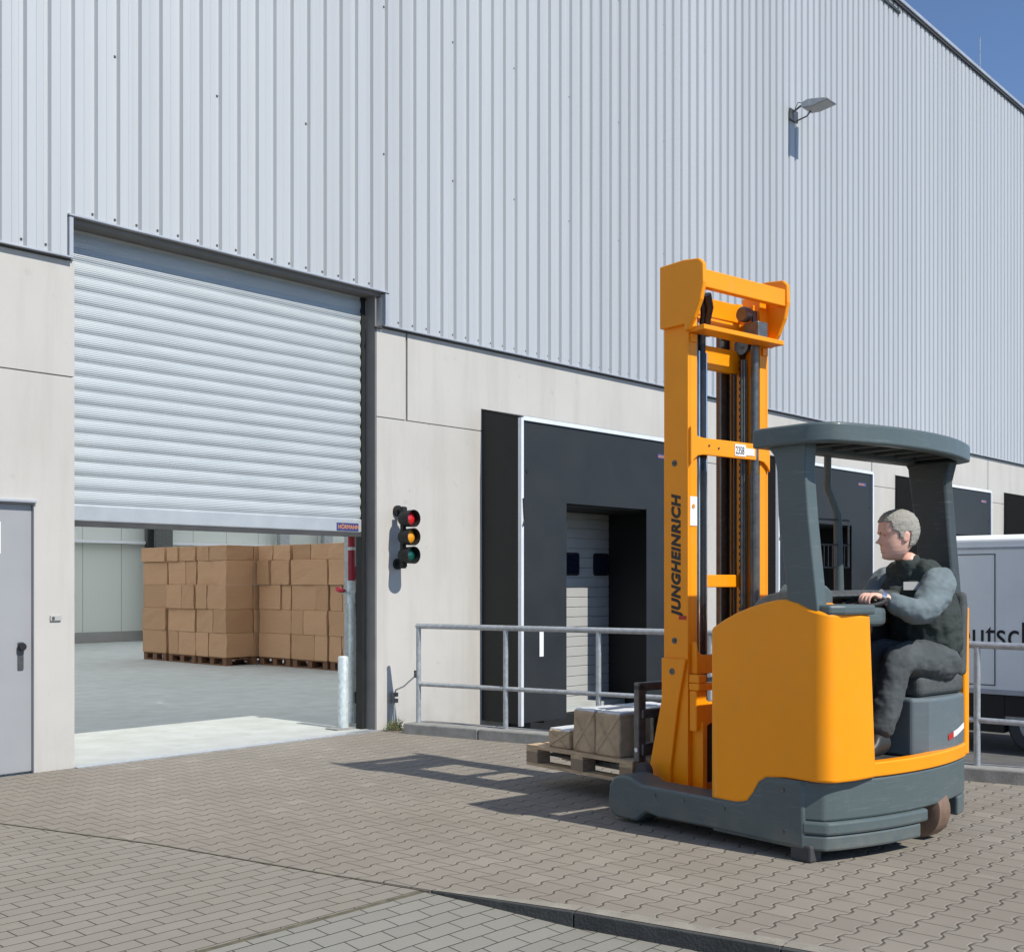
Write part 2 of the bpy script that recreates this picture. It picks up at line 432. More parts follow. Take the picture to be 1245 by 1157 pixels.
# ------------------------------------------------------------------ the setting: ground
def struct(o): o['kind'] = 'structure'; return o
def railx(y): return 3.25 + (-.3-y)*.2
def kerbx(y): return railx(y) - .14
def kz(y):            # height of the lower pavement in front
    return -.060*min(1, max(0, (-4.66-y)/.74)) - .012*min(1, max(0, (-5.4-y)/2))
seam = [(-1.72,-.001),(-1.296,-1.641),(-.95,-2.85),(-.74,-3.96),(-.60,-4.66)]
kline = [(-.60,-4.66),(-.52,-5.0),(-.425,-5.40),(-.255,-6.32),(-.11,-7.25),(.03,-8.2),(.3,-10.),(1.2,-18),(2.0,-26)]
m = MB(); m.quad((-300,-300,-1.36),(300,-300,-1.36),(300,300,-1.36),(-300,300,-1.36))
struct(m.build('ground', M['asphalt']))
m = MB()
outline = seam[:-1] + [(-.585,-4.66)] + [(x+.05, y) for x, y in kline[1:]] + [(9.0,-26.),(kerbx(-10),-10.),(kerbx(-5.4),-5.4),(kerbx(-1.8),-1.8),(kerbx(-.36),-.36),(3.42,-.36),(3.42,-.001)]
m.prism(outline, 'z', -1.3, 0)
struct(m.build('pavement', M['paver']))
m = MB()
left = [(-30,-.001),(-30,-4.62),(-.615,-4.62)] + [(a-.004,b) for a,b in seam[::-1][1:]]
m.prism(left, 'z', -1.3, -.003)
struct(m.build('brick_pavement', M['brick_pave']))
m = MB()
bm = m.bm
L_ = [(-30, y) for x, y in kline]; top = []
K2 = [(-.615,-4.66)] + [(x-.0, y) for x, y in kline[1:]]
va = [bm.verts.new((-30, y, kz(y)-.004)) for x, y in K2]; vb = [bm.verts.new((x, y, kz(y)-.004)) for x, y in K2]
for i in range(len(K2)-1): bm.faces.new((va[i], va[i+1], vb[i+1], vb[i]))
struct(m.build('lower_pavement', M['grey_pave']))
m = MB()
m.box(-30,-.62,-4.66,-4.62,-.3,-.0055)
struct(m.build('pavement_strip', M['gutter']))
# long dark joint between brick and stepped paving
m = MB()
for i in range(len(seam)-1):
    a, b = seam[i], seam[i+1]
    m.quad((a[0]-.012,a[1],.001),(a[0],a[1],.001),(b[0],b[1],.001),(b[0]-.012,b[1],.001))
struct(m.build('pavement_strip', M['gutter']))
# kerb stones in the foreground (faces rise as the lower pavement drops)
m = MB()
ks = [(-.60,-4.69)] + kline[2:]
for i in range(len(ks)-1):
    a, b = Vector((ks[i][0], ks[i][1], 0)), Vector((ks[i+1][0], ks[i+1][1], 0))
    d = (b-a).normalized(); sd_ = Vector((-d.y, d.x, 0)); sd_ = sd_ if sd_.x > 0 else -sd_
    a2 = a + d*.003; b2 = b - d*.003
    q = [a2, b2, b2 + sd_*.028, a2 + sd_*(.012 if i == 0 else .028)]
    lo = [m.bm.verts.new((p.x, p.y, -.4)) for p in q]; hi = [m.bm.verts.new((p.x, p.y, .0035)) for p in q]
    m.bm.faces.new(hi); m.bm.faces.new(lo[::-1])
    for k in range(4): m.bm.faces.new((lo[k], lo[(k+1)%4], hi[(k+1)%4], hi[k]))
struct(m.build('kerb', M['kerb_shaded'], bevel=.004))  # thin near-black stones carry the painted shade of the kerb face
m = MB()
for i in range(len(ks)-1):
    a, b = Vector((ks[i][0], ks[i][1], 0)), Vector((ks[i+1][0], ks[i+1][1], 0))
    d = (b-a).normalized(); sd_ = Vector((-d.y, d.x, 0))
    a2 = a + d*.003; b2 = b - d*.003
    p0, p1, p2, p3 = a2+sd_*(.014 if i == 0 else .0295), b2+sd_*.0295, b2+sd_*.115, a2+sd_*(.04 if i == 0 else .115)
    m.quad(*[(p.x, p.y, .0042) for p in (p0, p1, p2, p3)])
struct(m.build('pavement_strip', M['edge']))
# kerb beside the sunken ramp
m = MB()
ys = [-.36,-1.20,-2.1,-3.14,-4.18,-5.22,-6.26,-7.3,-8.34,-9.38]
for a, b in zip(ys[:-1], ys[1:]):
    a -= .004; b += .004
    m.prism([(kerbx(a),a),(kerbx(b),b),(kerbx(b)+.30,b),(kerbx(a)+.30,a)], 'z', -1.34, .10)
struct(m.build('ramp_kerb', M['kerb'], bevel=.012))

# ------------------------------------------------------------------ warehouse
wh = thing('warehouse', 'large warehouse with pale grey ribbed metal cladding above a concrete plinth wall', 'warehouse')
DOCK = [4.59, 9.9, 14.95, 20.2, 25.4]
XE = 46.0
cw = MB()
T0, T1 = 0.0, .18
def wall(x0, x1, z0, z1): cw.box(x0, x1, T0, T1, z0, z1)
J = .010
wall(-30, -1.32, -.2, 3.05); wall(-1.32, -.322, 2.055, 3.05); wall(-.322, 0, -.2, 3.05)
wall(-30, 0, 3.05+J, 3.955)
xs = 3.105
for i, L in enumerate(DOCK):
    a, b = L+.45, L+2.65
    wall(xs, a, -1.4, 3.075); wall(a, b, 2.62, 3.075); wall(a, b, -1.4, -.06)
    xs = b
wall(xs, XE, -1.4, 3.075)
vj = [3.105, 3.5, 8.75, 14.03, 19.3, 24.6, 29.9, 35.2, 40.5, XE]
for a, b in zip(vj[:-1], vj[1:]):
    wall(a+(.0 if a == 3.105 else .013), b-.013, 3.075+J, 3.955)
cw.build('concrete_wall', M['concrete'], wh)
m = MB(); m.box(-30,-.03,.02,.16,3.04,3.08)
m.box(3.13,XE,.02,.16,3.06,3.10)
for a in vj[1:-1]: m.box(a-.02,a+.02,.02,.16,3.1,3.95)
m.build('joint_filler', M['kerb'], wh)
# ribbed cladding: broad crowns outward, narrow grooves
def clad(m, x0, x1, z0, z1):
    pitch = .19; k = math.floor(x0/pitch)-1
    prof = []
    while k*pitch < x1+.2:
        s = k*pitch
        prof += [(s, -.046), (s+.052, -.046), (s+.054, -.043), (s+.058, -.046), (s+.108, -.046), (s+.124, -.016), (s+.156, -.016), (s+.172, -.046)]
        k += 1
    pts = []
    for i in range(len(prof)-1):
        (a, ya), (b, yb) = prof[i], prof[i+1]
        if b <= x0 or a >= x1: continue
        ca, cb = max(a, x0), min(b, x1)
        ia = ya + (yb-ya)*(ca-a)/max(1e-6, b-a); ib = ya + (yb-ya)*(cb-a)/max(1e-6, b-a)
        if not pts: pts.append((ca, ia))
        pts.append((cb, ib))
    lo = [m.bm.verts.new((x, y, z0)) for x, y in pts]; hi = [m.bm.verts.new((x, y, z1)) for x, y in pts]
    for i in range(len(pts)-1): m.bm.faces.new((lo[i], lo[i+1], hi[i+1], hi[i]))
m = MB()
clad(m, -30, -.035, 3.985, 11.52); clad(m, -.035, 3.17, 4.315, 11.52); clad(m, 3.17, XE, 3.985, 11.52)
me_bm = m.bm
o = m.build('cladding', M['cladding'], wh)
m = MB(); m.box(-30,-.036,.0,.2,3.99,11.5); m.box(-.036,3.171,.0,.2,4.32,11.5); m.box(3.171,XE,.0,.2,3.99,11.5)
m.build('cladding_core', M['white'], wh)  # unseen core made white to bounce light into the hall
# screws in the grooves
m = MB()
def screw(x, z, y=-.017): m.box(x-.008, x+.008, y-.005, y, z-.008, z+.008)
k = math.floor(-8/.19)
while k*.19 < 24:
    x = k*.19+.140
    z0 = 4.36 if -.035 < x < 3.17 else 4.04
    screw(x, z0)
    if k % 2 == 0: screw(x, 11.42)
    if k % 5 == 1:
        for z in (5.65, 7.1, 8.6, 10.1): screw(x, z+.02*((k*7) % 3))
    k += 1
tag(m.build('screws', M['dark_trim'], wh), kind='stuff')
# drip flashings, corner trims, eaves
m = MB()
m.box(-30,-.035,-.055,.0,3.972,3.984); m.box(3.165,XE,-.055,.0,3.972,3.984); m.box(-.07,3.20,-.058,.0,4.300,4.314)
m.box(-.068,-.036,-.056,-.01,3.985,4.299); m.box(3.172,3.215,-.056,-.01,3.985,4.299)
m.build('drip_flashing', M['trim'], wh)
m = MB(); m.box(-30,-.02,-.012,.0,3.956,3.971); m.box(3.125,XE,-.012,.0,3.956,3.971); m.box(-.07,-.03,-.06,.0,4.29,4.2995); m.box(3.165,3.215,-.06,.0,4.29,4.2995); m.box(3.07,3.16,-.03,.0,3.945,3.9555)
m.box(13.55,15.0,-.075,-.052,11.335,11.385)
m.box(-30,XE,-.085,-.02,11.475,11.518)
m.build('shadow_gap', M['dark_trim'], wh)
m = MB(); m.prism([(-.11,11.52),(-.11,11.585),(.4,11.60),(.4,11.52)], 'x', -30, XE)
m.build('eaves_trim', M['trim'], wh, bevel=.01)
m = MB(); m.cyl((19.4,.2,11.6),(19.4,.2,12.55),.012,8); m.build('lightning_rod', M['galv'], wh)
# gate lining
m = MB(); m.box(3.085,3.1045,.003,.14,0,4.288); m.build('gate_jamb', M['jamb'], wh)
m = MB(); m.box(-.03,3.16,.0,.40,4.262,4.2985); m.build('gate_soffit', M['jamb'], wh)
for a, b in ((3.035,3.084),(-.03,.012)):
    m = MB(); m.box(a,b,.141,.23,0,4.26); m.build('shutter_guide', M['black'], wh)
m = MB(); m.box(-.0,3.1,-.06,.05,-.3,.008); m.build('threshold', M['galv'], wh)
# hall interior, unseen parts enlarged to spread more roof light
m = MB(); m.box(-30,XE,17.5,17.7,0,4.6); m.build('back_wall', M['wallpanel'], wh)
m = MB(); m.box(-30,XE,17.44,17.499,0,.26); m.build('wall_plinth', M['concrete_dark'], wh)
for a, b in ((-30.2,-30),(XE,XE+.2)):
    m = MB(); m.box(a,b,.2,42,-1.3,11.4); m.build('gable_wall', M['wallpanel'], wh)
for x in (10.6,):
    c = MB(); c.box(x,x+.46,16.9,17.0,0,4.55); c.box(x,x+.46,17.3,17.43,0,4.55); c.box(x+.2,x+.26,17.0,17.3,0,4.55); c.build('column', M['steel'], wh)
for x in (14.45, 15.95):
    c = MB(); c.box(x,x+.3,17.1,17.16,0,4.55); c.box(x+.12,x+.18,17.16,17.43,0,4.55); c.build('column', M['galv'], wh)
m = MB(); m.box(-8,10.55,17.3,17.48,2.40,2.47); m.box(11.1,14.4,17.3,17.48,2.40,2.47); m.build('wall_rail', M['alu'], wh)
m = MB(); m.quad((-30,.2,11.43),(XE,.2,11.43),(XE,42,11.43),(-30,42,11.43)); rs = m.build('light_fill_roof', M['light_fill'], wh)  # whole unseen roof made translucent to light the hall
m = MB()
for x in range(-25, 46, 10):
    m = MB(); m.box(x,x+.2,.2,17.5,10.8,11.3); m.build('roof_beam', M['galv'], wh)
m = MB(); m.box(-30,XE,.051,17.6,-.3,.004)
struct(m.build('hall_floor', M['floor']))

m = MB(); m.box(-30,XE,42,42.2,-1.3,11.4); m.build('added_rear_wall', M['wallpanel'], wh)  # unseen rear bay, added so more roof light reaches the front
m = MB(); m.box(-30,XE,17.71,42,-.3,.0); m.build('added_rear_floor', M['floor'], wh)
# roller shutter
rsh = thing('roller_shutter', 'half raised ribbed aluminium roller shutter in the wide gate', 'shutter', (1.55,.172,2.0))
def slat_mat():
    n = N('shutter_slats'); co = n.coord()
    sep = n.new('ShaderNodeSeparateXYZ'); n.val(sep.inputs[0], co)
    f = n.noise(n.mapping(co, (.6,1,6)), 3, 4)
    rib = n.math('SINE', n.math('MULTIPLY', sep.outputs[2], 2*math.pi/.0145))
    n.set(Base_Color=n.mix(n.ramp(f, .3, .7), (.42,.455,.475,1), (.49,.525,.54,1)), Roughness=.42, Metallic=.25)
    n.bump(rib, .45, .0035)
    return n.m
m = MB(); pitch = .1142; nsl = 20; z0 = 2.075-2.0
pts = []
for i in range(nsl):
    for k in range(9):
        t = k/9
        y = -.0165*math.sin(math.pi*min(1, t*1.06))**.8 if t < .94 else .004
        pts.append((y, z0 + (i+t)*pitch))
lo = [m.bm.verts.new((-1.54, y, z)) for y, z in pts]; hi = [m.bm.verts.new((1.485, y, z)) for y, z in pts]
for i in range(len(pts)-1): m.bm.faces.new((lo[i], hi[i], hi[i+1], lo[i+1]))
cu = m.build('slat_curtain', slat_mat(), rsh, smooth=50)
m = MB(); m.box(-1.54,1.485,-.03,.03,-.06,.075); bb = m.build('bottom_bar', M['bar'], rsh, bevel=.012)
m = MB(); m.box(-1.54,1.485,-.024,.024,-.10,-.061); m.build('rubber_seal', M['tyre'], rsh)
m = MB(); m.box(1.17,1.44,-.034,-.031,-.045,.03); npl = m.build('name_plate', M['letter_blue'], rsh)
text_obj('lettering', 'HÖRMANN', .058, M['letter_orange'], npl, (1.185,-.0345,-.028), (1,0,0), (0,0,1), sx=.88, thick=.0008)
m = MB(); m.lathe([(.16,-1.5),(.2,-1.5),(.2,1.5),(.16,1.5)], (0,.28,2.55), 'x'); m.build('roller', M['galv'], rsh)

# steel door
sd = thing('steel_door', 'grey steel side door with a black knob beside the gate', 'door', (-.82,0,0))
m = MB(); m.box(-.50,.492,.03,.075,.012,2.045); m.build('leaf', M['door_grey'], sd, bevel=.004)
m = MB(); m.box(.493,.4975,-.004,.1,0,2.054); m.box(-.4995,.4975,-.006,.1,2.046,2.0545); m.build('frame', M['door_grey'], sd)
m = MB(); m.box(-.53,.51,-.028,.0,2.056,2.078); m.build('rain_strip', M['trim'], sd, bevel=.003)
m = MB(); m.lathe([(.0,-.052),(.026,-.052),(.03,-.044),(.03,-.02),(.012,-.016),(.012,.0)], (.405,.03,.965), 'y', 20); kn = m.build('knob', M['black'], sd, smooth=40)
m = MB(); m.box(.383,.427,.018,.0295,.79,1.0); m.build('lock_plate', M['steel'], sd, bevel=.004)
m = MB(); m.box(-.02,.255,.022,.0295,1.665,1.905); sg = m.build('sign_plate', M['white'], sd, bevel=.003)
m = MB(); m.box(-.01,.244,.0195,.0215,1.677,1.893); m.build('sign_face', M['dark_trim'], sg)
m = MB(); m.box(0,.088,0,.016,0,.042); o = m.build('bell_plate', M['panel_grey'], None, .004)
o.location = (-.20,-.0165,1.155); tag(o, 'small pale doorbell plate on the concrete between side door and gate', 'doorbell')
MBx = MB(); MBx.box(.012,.030,-.006,-.001,.010,.032); MBx.build('button', M['steel'], o)

# dock shelters and their doors
def shelter(i, L):
    words = ['with a black side curtain, nearest the traffic light', 'seen through the cab of the orange truck', 'above the grey trailer', 'beyond the trailer, only its black side in view', 'far along the wall'][i]
    W = 2.95
    t = thing('dock_shelter', 'dark slate dock shelter ' + words, 'dock shelter', (L,0,0), 0, 'dock shelters along the wall')
    zb = -.03 if i == 0 else -.3
    for a, b in ((.004,.022),(W-.022,W-.004)):
        m = MB(); m.prism([(-.555,3.17),(0,3.30),(0,zb),(-.555,zb)], 'x', a, b); m.build('side_curtain', M['pvc_side'], t)
    m = MB(); m.prism([(-.56,3.172),(0,3.305),(0,3.32),(-.56,3.188)], 'x', -.01, W+.01); m.build('roof_flap', M['pvc'], t)
    m = MB(); m.box(.0,W,-.565,-.556,2.315,3.145); m.build('top_flap', M['pvc'], t)
    m = MB(); m.box(.028,.735,-.575,-.5665,zb+.01,2.325)
    m.build('side_flap', M['pvc'], t)
    m = MB(); m.box(W-.735,W-.028,-.575,-.5665,zb+.01,2.325)
    m.build('side_flap', M['pvc'], t)
    m = MB(); m.box(-.012,.026,-.585,-.54,zb-.02,3.17); m.box(W-.026,W+.012,-.585,-.54,zb-.02,3.17); m.box(.026,W-.026,-.585,-.55,3.146,3.19)
    fr = m.build('edge_profile', M['alu'], t)
    for a in (.10, W-.1):
        m = MB(); m.cyl((a,-.57,2.62),(a,-.566,2.62),.022,12); m.build('eyelet', M['black'], t)
    m = MB(); m.tube([(.012,-.59,2.33),(.02,-.595,2.2),(.03,-.59,2.10),(.005,-.595,2.04)], .008, 6); m.build('strap', M['black'], t)
    # tunnel lining behind the flaps
    m = MB(); m.box(.43,.449,-.5,.33,-.06,2.62); m.box(2.62,2.649,-.5,.33,-.06,2.62); m.box(.449,2.62,-.5,.30,2.3,2.619)
    m.build('tunnel_lining', M['black'], t)
    if i == 0:
        m = MB(); m.box(.285,.35,-.5785,-.5755,.665,.96); m.build('reflector_strip', M['white'], t)
    p = MB(); p.box(W-.50,W-.23,-.5685,-.5655,2.94,2.995); pl = p.build('maker_plate', M['letter_blue'], t)
    text_obj('lettering', 'HÖRMANN', .04, M['letter_orange'], pl, (W-.49,-.569,2.952), (1,0,0), (0,0,1), sx=1.0, thick=.0006)
    # sectional door
    d = thing('sectional_door', 'grey sectional door with two dark windows inside the dock shelter ' + words, 'door', (L+.45,.30,-.05), 0, 'sectional dock doors')
    m = MB(); hz = 2.40
    z = 0
    while z < hz-.05:
        m.box(0.02,2.17,0,.04,z+.003,min(z+.118,hz)); z += .12
    pn = m.build('door_panel', M['panel_grey'], d, bevel=.006)
    m = MB(); m.box(0,2.2,.015,.06,-.02,hz); m.build('backing', M['panel_grey'], d)
    for (a, b) in ((.98,1.573),(1.847,2.16)) :
        q = MB(); q.prism(rrect(a, b, 1.585, 1.865, .04), 'y', -.012, .0); wf = q.build('window', M['black'], d, bevel=.004)
        q = MB(); q.prism(rrect(a+.025, b-.025, 1.61, 1.84, .03), 'y', -.0145, -.0125); q.build('pane', M['window_dark'], wf)
    m = MB(); m.box(1.02,1.05,-.006,-.001,.33,.39); m.build('marker', M['letter_red'], d)
    m = MB(); m.box(-.05,2.25,-.36,-.303,-1.25,-.02); m.build('dark_wall_cover', M['black'], d)  # black box added to darken the sunlit wall below the door
    m = MB(); m.box(0,2.2,-.30,.0,-.06,-.012); m.build('leveller_lip', M['steel'], d)
    return t
def rrect(a, b, c, d, r, n=5):
    pts = []
    for (cx, cy, s) in ((b-r, d-r, 0), (a+r, d-r, 90), (a+r, c+r, 180), (b-r, c+r, 270)):
        for k in range(n+1):
            an = R(s+90*k/n); pts.append((cx+r*math.cos(an), cy+r*math.sin(an)))
    return pts
for i, L in enumerate(DOCK[:4]): shelter(i, L)

# wall lamp
wl = thing('wall_lamp', 'grey floodlight on a short bracket high on the metal cladding', 'lamp', (11.2,-.05,8.47))
m = MB(); m.box(-.07,.17,-.03,.0,-.11,.06); m.build('wall_plate', M['steel'], wl, bevel=.005)
m = MB(); m.tube([(.0,-.02,.0),(.02,-.14,.07),(.03,-.22,.09)], .016, 8); m.tube([(.12,-.02,-.09),(.12,-.2,-.06),(.12,-.28,.02)], .012, 8); m.tube([(.05,-.02,.03),(.0,-.12,.13),(.03,-.2,.10)], .007, 6); m.build('bracket', M['steel'], wl)
m = MB(); m.prism([(-.20,.02),(-.21,.09),(-.30,.115),(-.52,.075),(-.62,.045),(-.62,.035),(-.34,.0)], 'x', -.06, .25); hd = m.build('lamp_head', M['galv'], wl, bevel=.008)
m = MB(); m.prism([(-.22,.004),(-.34,-.006),(-.60,.026),(-.60,.030),(-.34,.0),(-.22,.012)], 'x', -.03, .22); m.build('glass', M['panel_grey'], hd)

# traffic light
tl = thing('traffic_light', 'small three lens traffic light on the concrete wall beside the gate', 'traffic light', (3.33,0,1.9))
m = MB(); m.box(-.022,.022,-.16,-.115,-.31,.30); m.build('bar', M['black'], tl, bevel=.004)
m = MB()
for z in (-.265,.265):
    m.cyl((.04,-.0,z),(.04,-.03,z),.055,14); m.tube([(.04,-.02,z),(.03,-.1,z),(0,-.14,z)], .02, 8); m.box(-.01,.05,-.14,-.11,z-.03,z+.03)
m.build('bracket', M['black'], tl)
for z, k in ((.18,'lens_red'),(.0,'lens_amber'),(-.18,'lens_green')):
    q = MB(); q.lathe([(.06,-.10),(.078,-.13),(.082,-.20),(.086,-.275),(.081,-.275),(.076,-.20),(.0,-.20)], (.02,0,z), 'y', 26); h = q.build('lamp_housing', M['black'], tl, smooth=35)
    q = MB(); q.lathe([(.0,-.232),(.03,-.230),(.055,-.222),(.074,-.206),(.074,-.201),(.0,-.201)], (.02,0,z), 'y', 26); q.build('lens', M[k], h, smooth=50)

# bollard, pipe, hose inside the gate
o = MB().lathe([(.0,0),(.052,0),(.052,.70),(.046,.715),(.0,.72)], (0,0,0), 'z', 24).build('bollard', M['galv_pale'], None, smooth=40, loc=(2.955,.33,.004))
tag(o, 'pale galvanised steel bollard standing inside the gate below the red pipe', 'bollard')
m = MB(); m.box(-.16,.10,-.10,.08,0,.012); m.build('base_plate', M['kerb'], o)
pp = thing('water_pipe', 'vertical pipe, red above and galvanised below, behind the bollard', 'pipe', (3.20,.50,0))
m = MB(); m.cyl((0,0,1.47),(0,0,4.6),.036,14); m.build('red_pipe', M['red_paint'], pp, smooth=50)
m = MB(); m.cyl((0,0,.02),(0,0,1.25),.028,14); m.build('lower_pipe', M['galv_pale'], pp, smooth=50)
m = MB(); m.cyl((0,0,1.24),(0,0,1.47),.042,14); m.cyl((0,0,1.33),(-.12,-.03,1.36),.016,8); m.cyl((-.11,-.03,1.345),(-.20,-.05,1.38),.022,8); m.cyl((0,0,1.78),(0,0,1.81),.041,14); m.build('valve', M['galv_pale'], pp, smooth=50)
m = MB(); m.tube([(-.12,-.03,1.36),(-.23,-.06,1.385)], .026, 8); m.build('lever', M['red_paint'], pp)
m = MB(); m.tube([(0,0,1.47),(.05,0,1.58),(.13,0,1.62),(.18,0,1.56),(.18,0,1.42)], .038, 10); m.build('elbow', M['red_paint'], pp, smooth=50)
m = MB(); m.cyl((.18,0,1.42),(.18,0,1.24),.03, 10); m.cyl((.18,-.02,1.33),(.18,-.06,1.33),.035,10); m.build('outlet', M['steel'], pp)
hs = MB(); hs.tube([(3.24,.47,1.35),(3.25,.46,.9),(3.255,.46,.5),(3.25,.46,.34)], .014, 8); hs.tube([(3.25,.46,1.25),(3.30,.45,.95),(3.31,.45,.78),(3.26,.46,.72)], .009, 8)
hs.tube([(3.25,.46,.34),(3.25,.455,.22)], .034, 10)
o = hs.build('hose', M['black'], None); tag(o, 'black hose hanging down beside the water pipe', 'hose')
m = MB(); m.box(3.30,3.60,.62,.74,0,4.6); o = m.build('gate_post', M['galv'], None); tag(o, 'grey steel post behind the hose inside the gate', 'post')

# ground rod and weeds by the wall
o = MB().tube([(3.30,-.04,-.02),(3.30,-.04,.33),(3.285,-.08,.39),(3.30,-.18,.43),(3.28,-.30,.50),(3.27,-.40,.56)], .008, 8).build('earthing_rod', M['galv'], None)
tag(o, 'thin bent earthing rod from the weeds to the railing post', 'rod')
for (a,b,c,d,e,f) in [(3.27,3.33,-.065,-.02,z-.02,z+.02) for z in (.03,.28,.34)] + [(3.25,3.30,-.42,-.38,.53,.60)]:
    m = MB(); m.box(a,b,c,d,e,f); m.build('clamp', M['steel'], o)
m = MB()
for i in range(240):
    a = random.random()*6.28; r = random.random()**.7*.14; h = random.random()*.13*(1-r/.2)+.01
    p = Vector((3.20+math.cos(a)*r*.75, -.17+math.sin(a)*r*.8, h))
    d = Vector((math.cos(a)+random.uniform(-.6,.6), math.sin(a)+random.uniform(-.6,.6), random.uniform(.1,.9))).normalized()*random.uniform(.014,.032)
    s = d.cross(Vector((random.uniform(-1,1),random.uniform(-1,1),1))).normalized()*random.uniform(.005,.010)
    m.quad(p-s*.4, p+d*.5-s, p+d, p+d*.5+s)
o = m.build('weed', M['leaf'], None); tag(o, 'small clump of green weeds at the foot of the concrete wall', 'weed')
m = MB()
for i in range(26):
    a = random.random()*6.28; r = random.random()*.12
    m.tube([(3.20+math.cos(a)*.03,-.17+math.sin(a)*.03,0),(3.21+math.cos(a)*r,-.17+math.sin(a)*r,random.uniform(.03,.13))], .0016, 4)
m.build('stem', M['leaf_dry'], o)

# railing on the ramp kerb
rl = thing('railing', 'grey tubular steel railing along the ramp kerb', 'railing', (3.25,-.3,.1))
def RP(y, z): return (railx(y)-3.25, y+.3, z-.1)
def rz_(y): return 1.03 if y > -3.4 else 1.03-.02*(-3.4-y)
def rm_(y): return .47 if y > -3.4 else .47-.018*(-3.4-y)
py = [-.42,-1.39,-2.33,-3.35,-4.38,-5.40,-6.5,-7.6,-8.7]
for y in py:
    m = MB(); m.cyl(RP(y,.1), RP(y,rz_(y)-.015), .024, 12); m.build('post', M['galv'], rl, smooth=50)
    if y == py[0]:
        pass
m = MB(); m.tube([RP(-.40,1.03)]+[RP(y, rz_(y)) for y in py[1:]], .026, 12); m.build('top_rail', M['galv'], rl, smooth=50)
m = MB(); m.tube([RP(-.42,.47)]+[RP(y, rm_(y)) for y in py[1:]], .021, 12); m.build('middle_rail', M['galv'], rl, smooth=50)

# trailer backed to the third dock
tr = thing('trailer', 'grey box trailer with black lettering backed up to the dock', 'trailer', (15.05,-.7,-1.36))
m = MB(); m.prism([(0,.98),(2.5,.98),(2.5,3.52),(2.40,3.60),(.10,3.60),(0,3.52)], 'y', -9.2, 0); m.build('body', M['trailer'], tr, bevel=.03)
m = MB(); m.box(-.012,.0-.001,-9.2,-.0,3.36,3.40); m.box(-.014,-.001,-9.2,0,.97,1.05); m.build('side_rail', M['trim'], tr)
m = MB()
for (a, b, c, d) in ((-.97,-.955,1.12,3.28),(-.30,-.285,1.12,3.28),(-.97,-.285,3.27,3.285),(-.97,-.285,1.11,1.125)): m.box(-.008,-.001,a,b,c,d)
m.build('side_hatch', M['dark_trim'], tr)
m = MB(); m.box(.15,2.35,-9.0,-.25,.72,.96); m.box(.02,.5,-1.10,-.2,.34,.969); m.box(.03,.10,-9.1,-1.10,.62,.969); m.box(.02,.06,-2.35,-1.72,.30,.95); m.build('underframe', M['black'], tr)  # frame plus black skirts added to darken the underside
m = MB(); m.box(.06,.14,-9,-.5,.55,.62); m.build('side_guard', M['galv'], tr)
tx = text_obj('lettering', 'Deutsche Post', .60, M['letter_black'], tr, (-.004,.02,1.755), (0,-1,0), (0,0,1), sx=.80, thick=.002)
m = MB()
for k in range(5): m.tube([(-.004, -1.70-.02*k, 2.42+.045*k),(-.006,-1.95,2.50+.05*k),(-.004,-2.3,2.50+.05*k)], .010, 5)
m.build('emblem', M['steel'], tr)
for y in (-1.62,-2.9,-7.6):
    q = MB(); q.lathe([(.0,.02),(.30,.02),(.46,.0),(.50,.05),(.50,.27),(.46,.32),(.0,.32)], (.08,y,.50), 'x', 30); wv = q.build('wheel', M['tyre'], tr, smooth=40)
    q = MB(); q.lathe([(.0,.05),(.10,.0),(.12,.04),(.27,.06),(.28,.021),(.30,.018)], (.075,y,.50), 'x', 30); q.build('rim', M['galv'], wv, smooth=40)
for y in (-1.62,-2.9):
    q = MB(); arc = [(y+.58*math.cos(R(a)), .5+.58*math.sin(R(a))) for a in range(8,173,9)] + [(y+.54*math.cos(R(a)), .5+.54*math.sin(R(a))) for a in range(172,7,-9)]
    q.prism(arc, 'x', .04, .42); q.build('mudguard', M['steel'], tr, smooth=40)

# ------------------------------------------------------------------ cartons and pallets in the hall
def pallet(x, y, lx, ly, label, mdeck, mblock, z=0.004, group=None, name='pallet', h=.144, parent=None):
    t = thing(name, label, 'pallet', (x,y,z), 0, group)
    d = MB()
    nb = 5
    for k in range(nb):
        a = k*(lx-.13)/(nb-1)
        d.box(a,a+.13,0,ly,h-.022,h)
    d.build('deck_boards', mdeck, t)
    d = MB()
    for k in (0,1,2): d.box(0,lx,k*(ly-.12)/2,k*(ly-.12)/2+.12,h-.044,h-.0225)
    d.build('stringer', mdeck, t)
    for i in range(3):
        for k in range(3):
            b = MB(); b.box(i*(lx-.12)/2,i*(lx-.12)/2+.12,k*(ly-.12)/2,k*(ly-.12)/2+.12,.022,h-.0445); b.build('block', mblock, t)
    d = MB()
    for i in range(3): d.box(i*(lx-.12)/2-.0,i*(lx-.12)/2+.12,0,ly,0,.0215)
    d.build('base_board', mdeck, t)
    return t
def carton(x0,x1,y0,y1,z0,z1,label,group):
    j = random.uniform
    m = MB(); lx, ly, lz = x1-x0, y1-y0, z1-z0
    m.box(-lx/2,lx/2,-ly/2,ly/2,0,lz)
    bmesh.ops.subdivide_edges(m.bm, edges=m.bm.edges[:], cuts=2, use_grid_fill=True)
    for v in m.bm.verts:
        v.co += Vector((j(-.006,.006), j(-.006,.006), 0))
    o = m.build('carton', M['carton'], None, bevel=.006)
    o.location = ((x0+x1)/2+j(-.018,.018), (y0+y1)/2, z0)
    o.rotation_euler.z = j(-.028,.028)
    tag(o, label, 'carton', group)
    t = MB()
    # seam of the closing flap on the two visible faces
    t.box(-lx/2+.01,lx/2-.01,-.025,.025,lz+.0005,lz+.002)
    return o
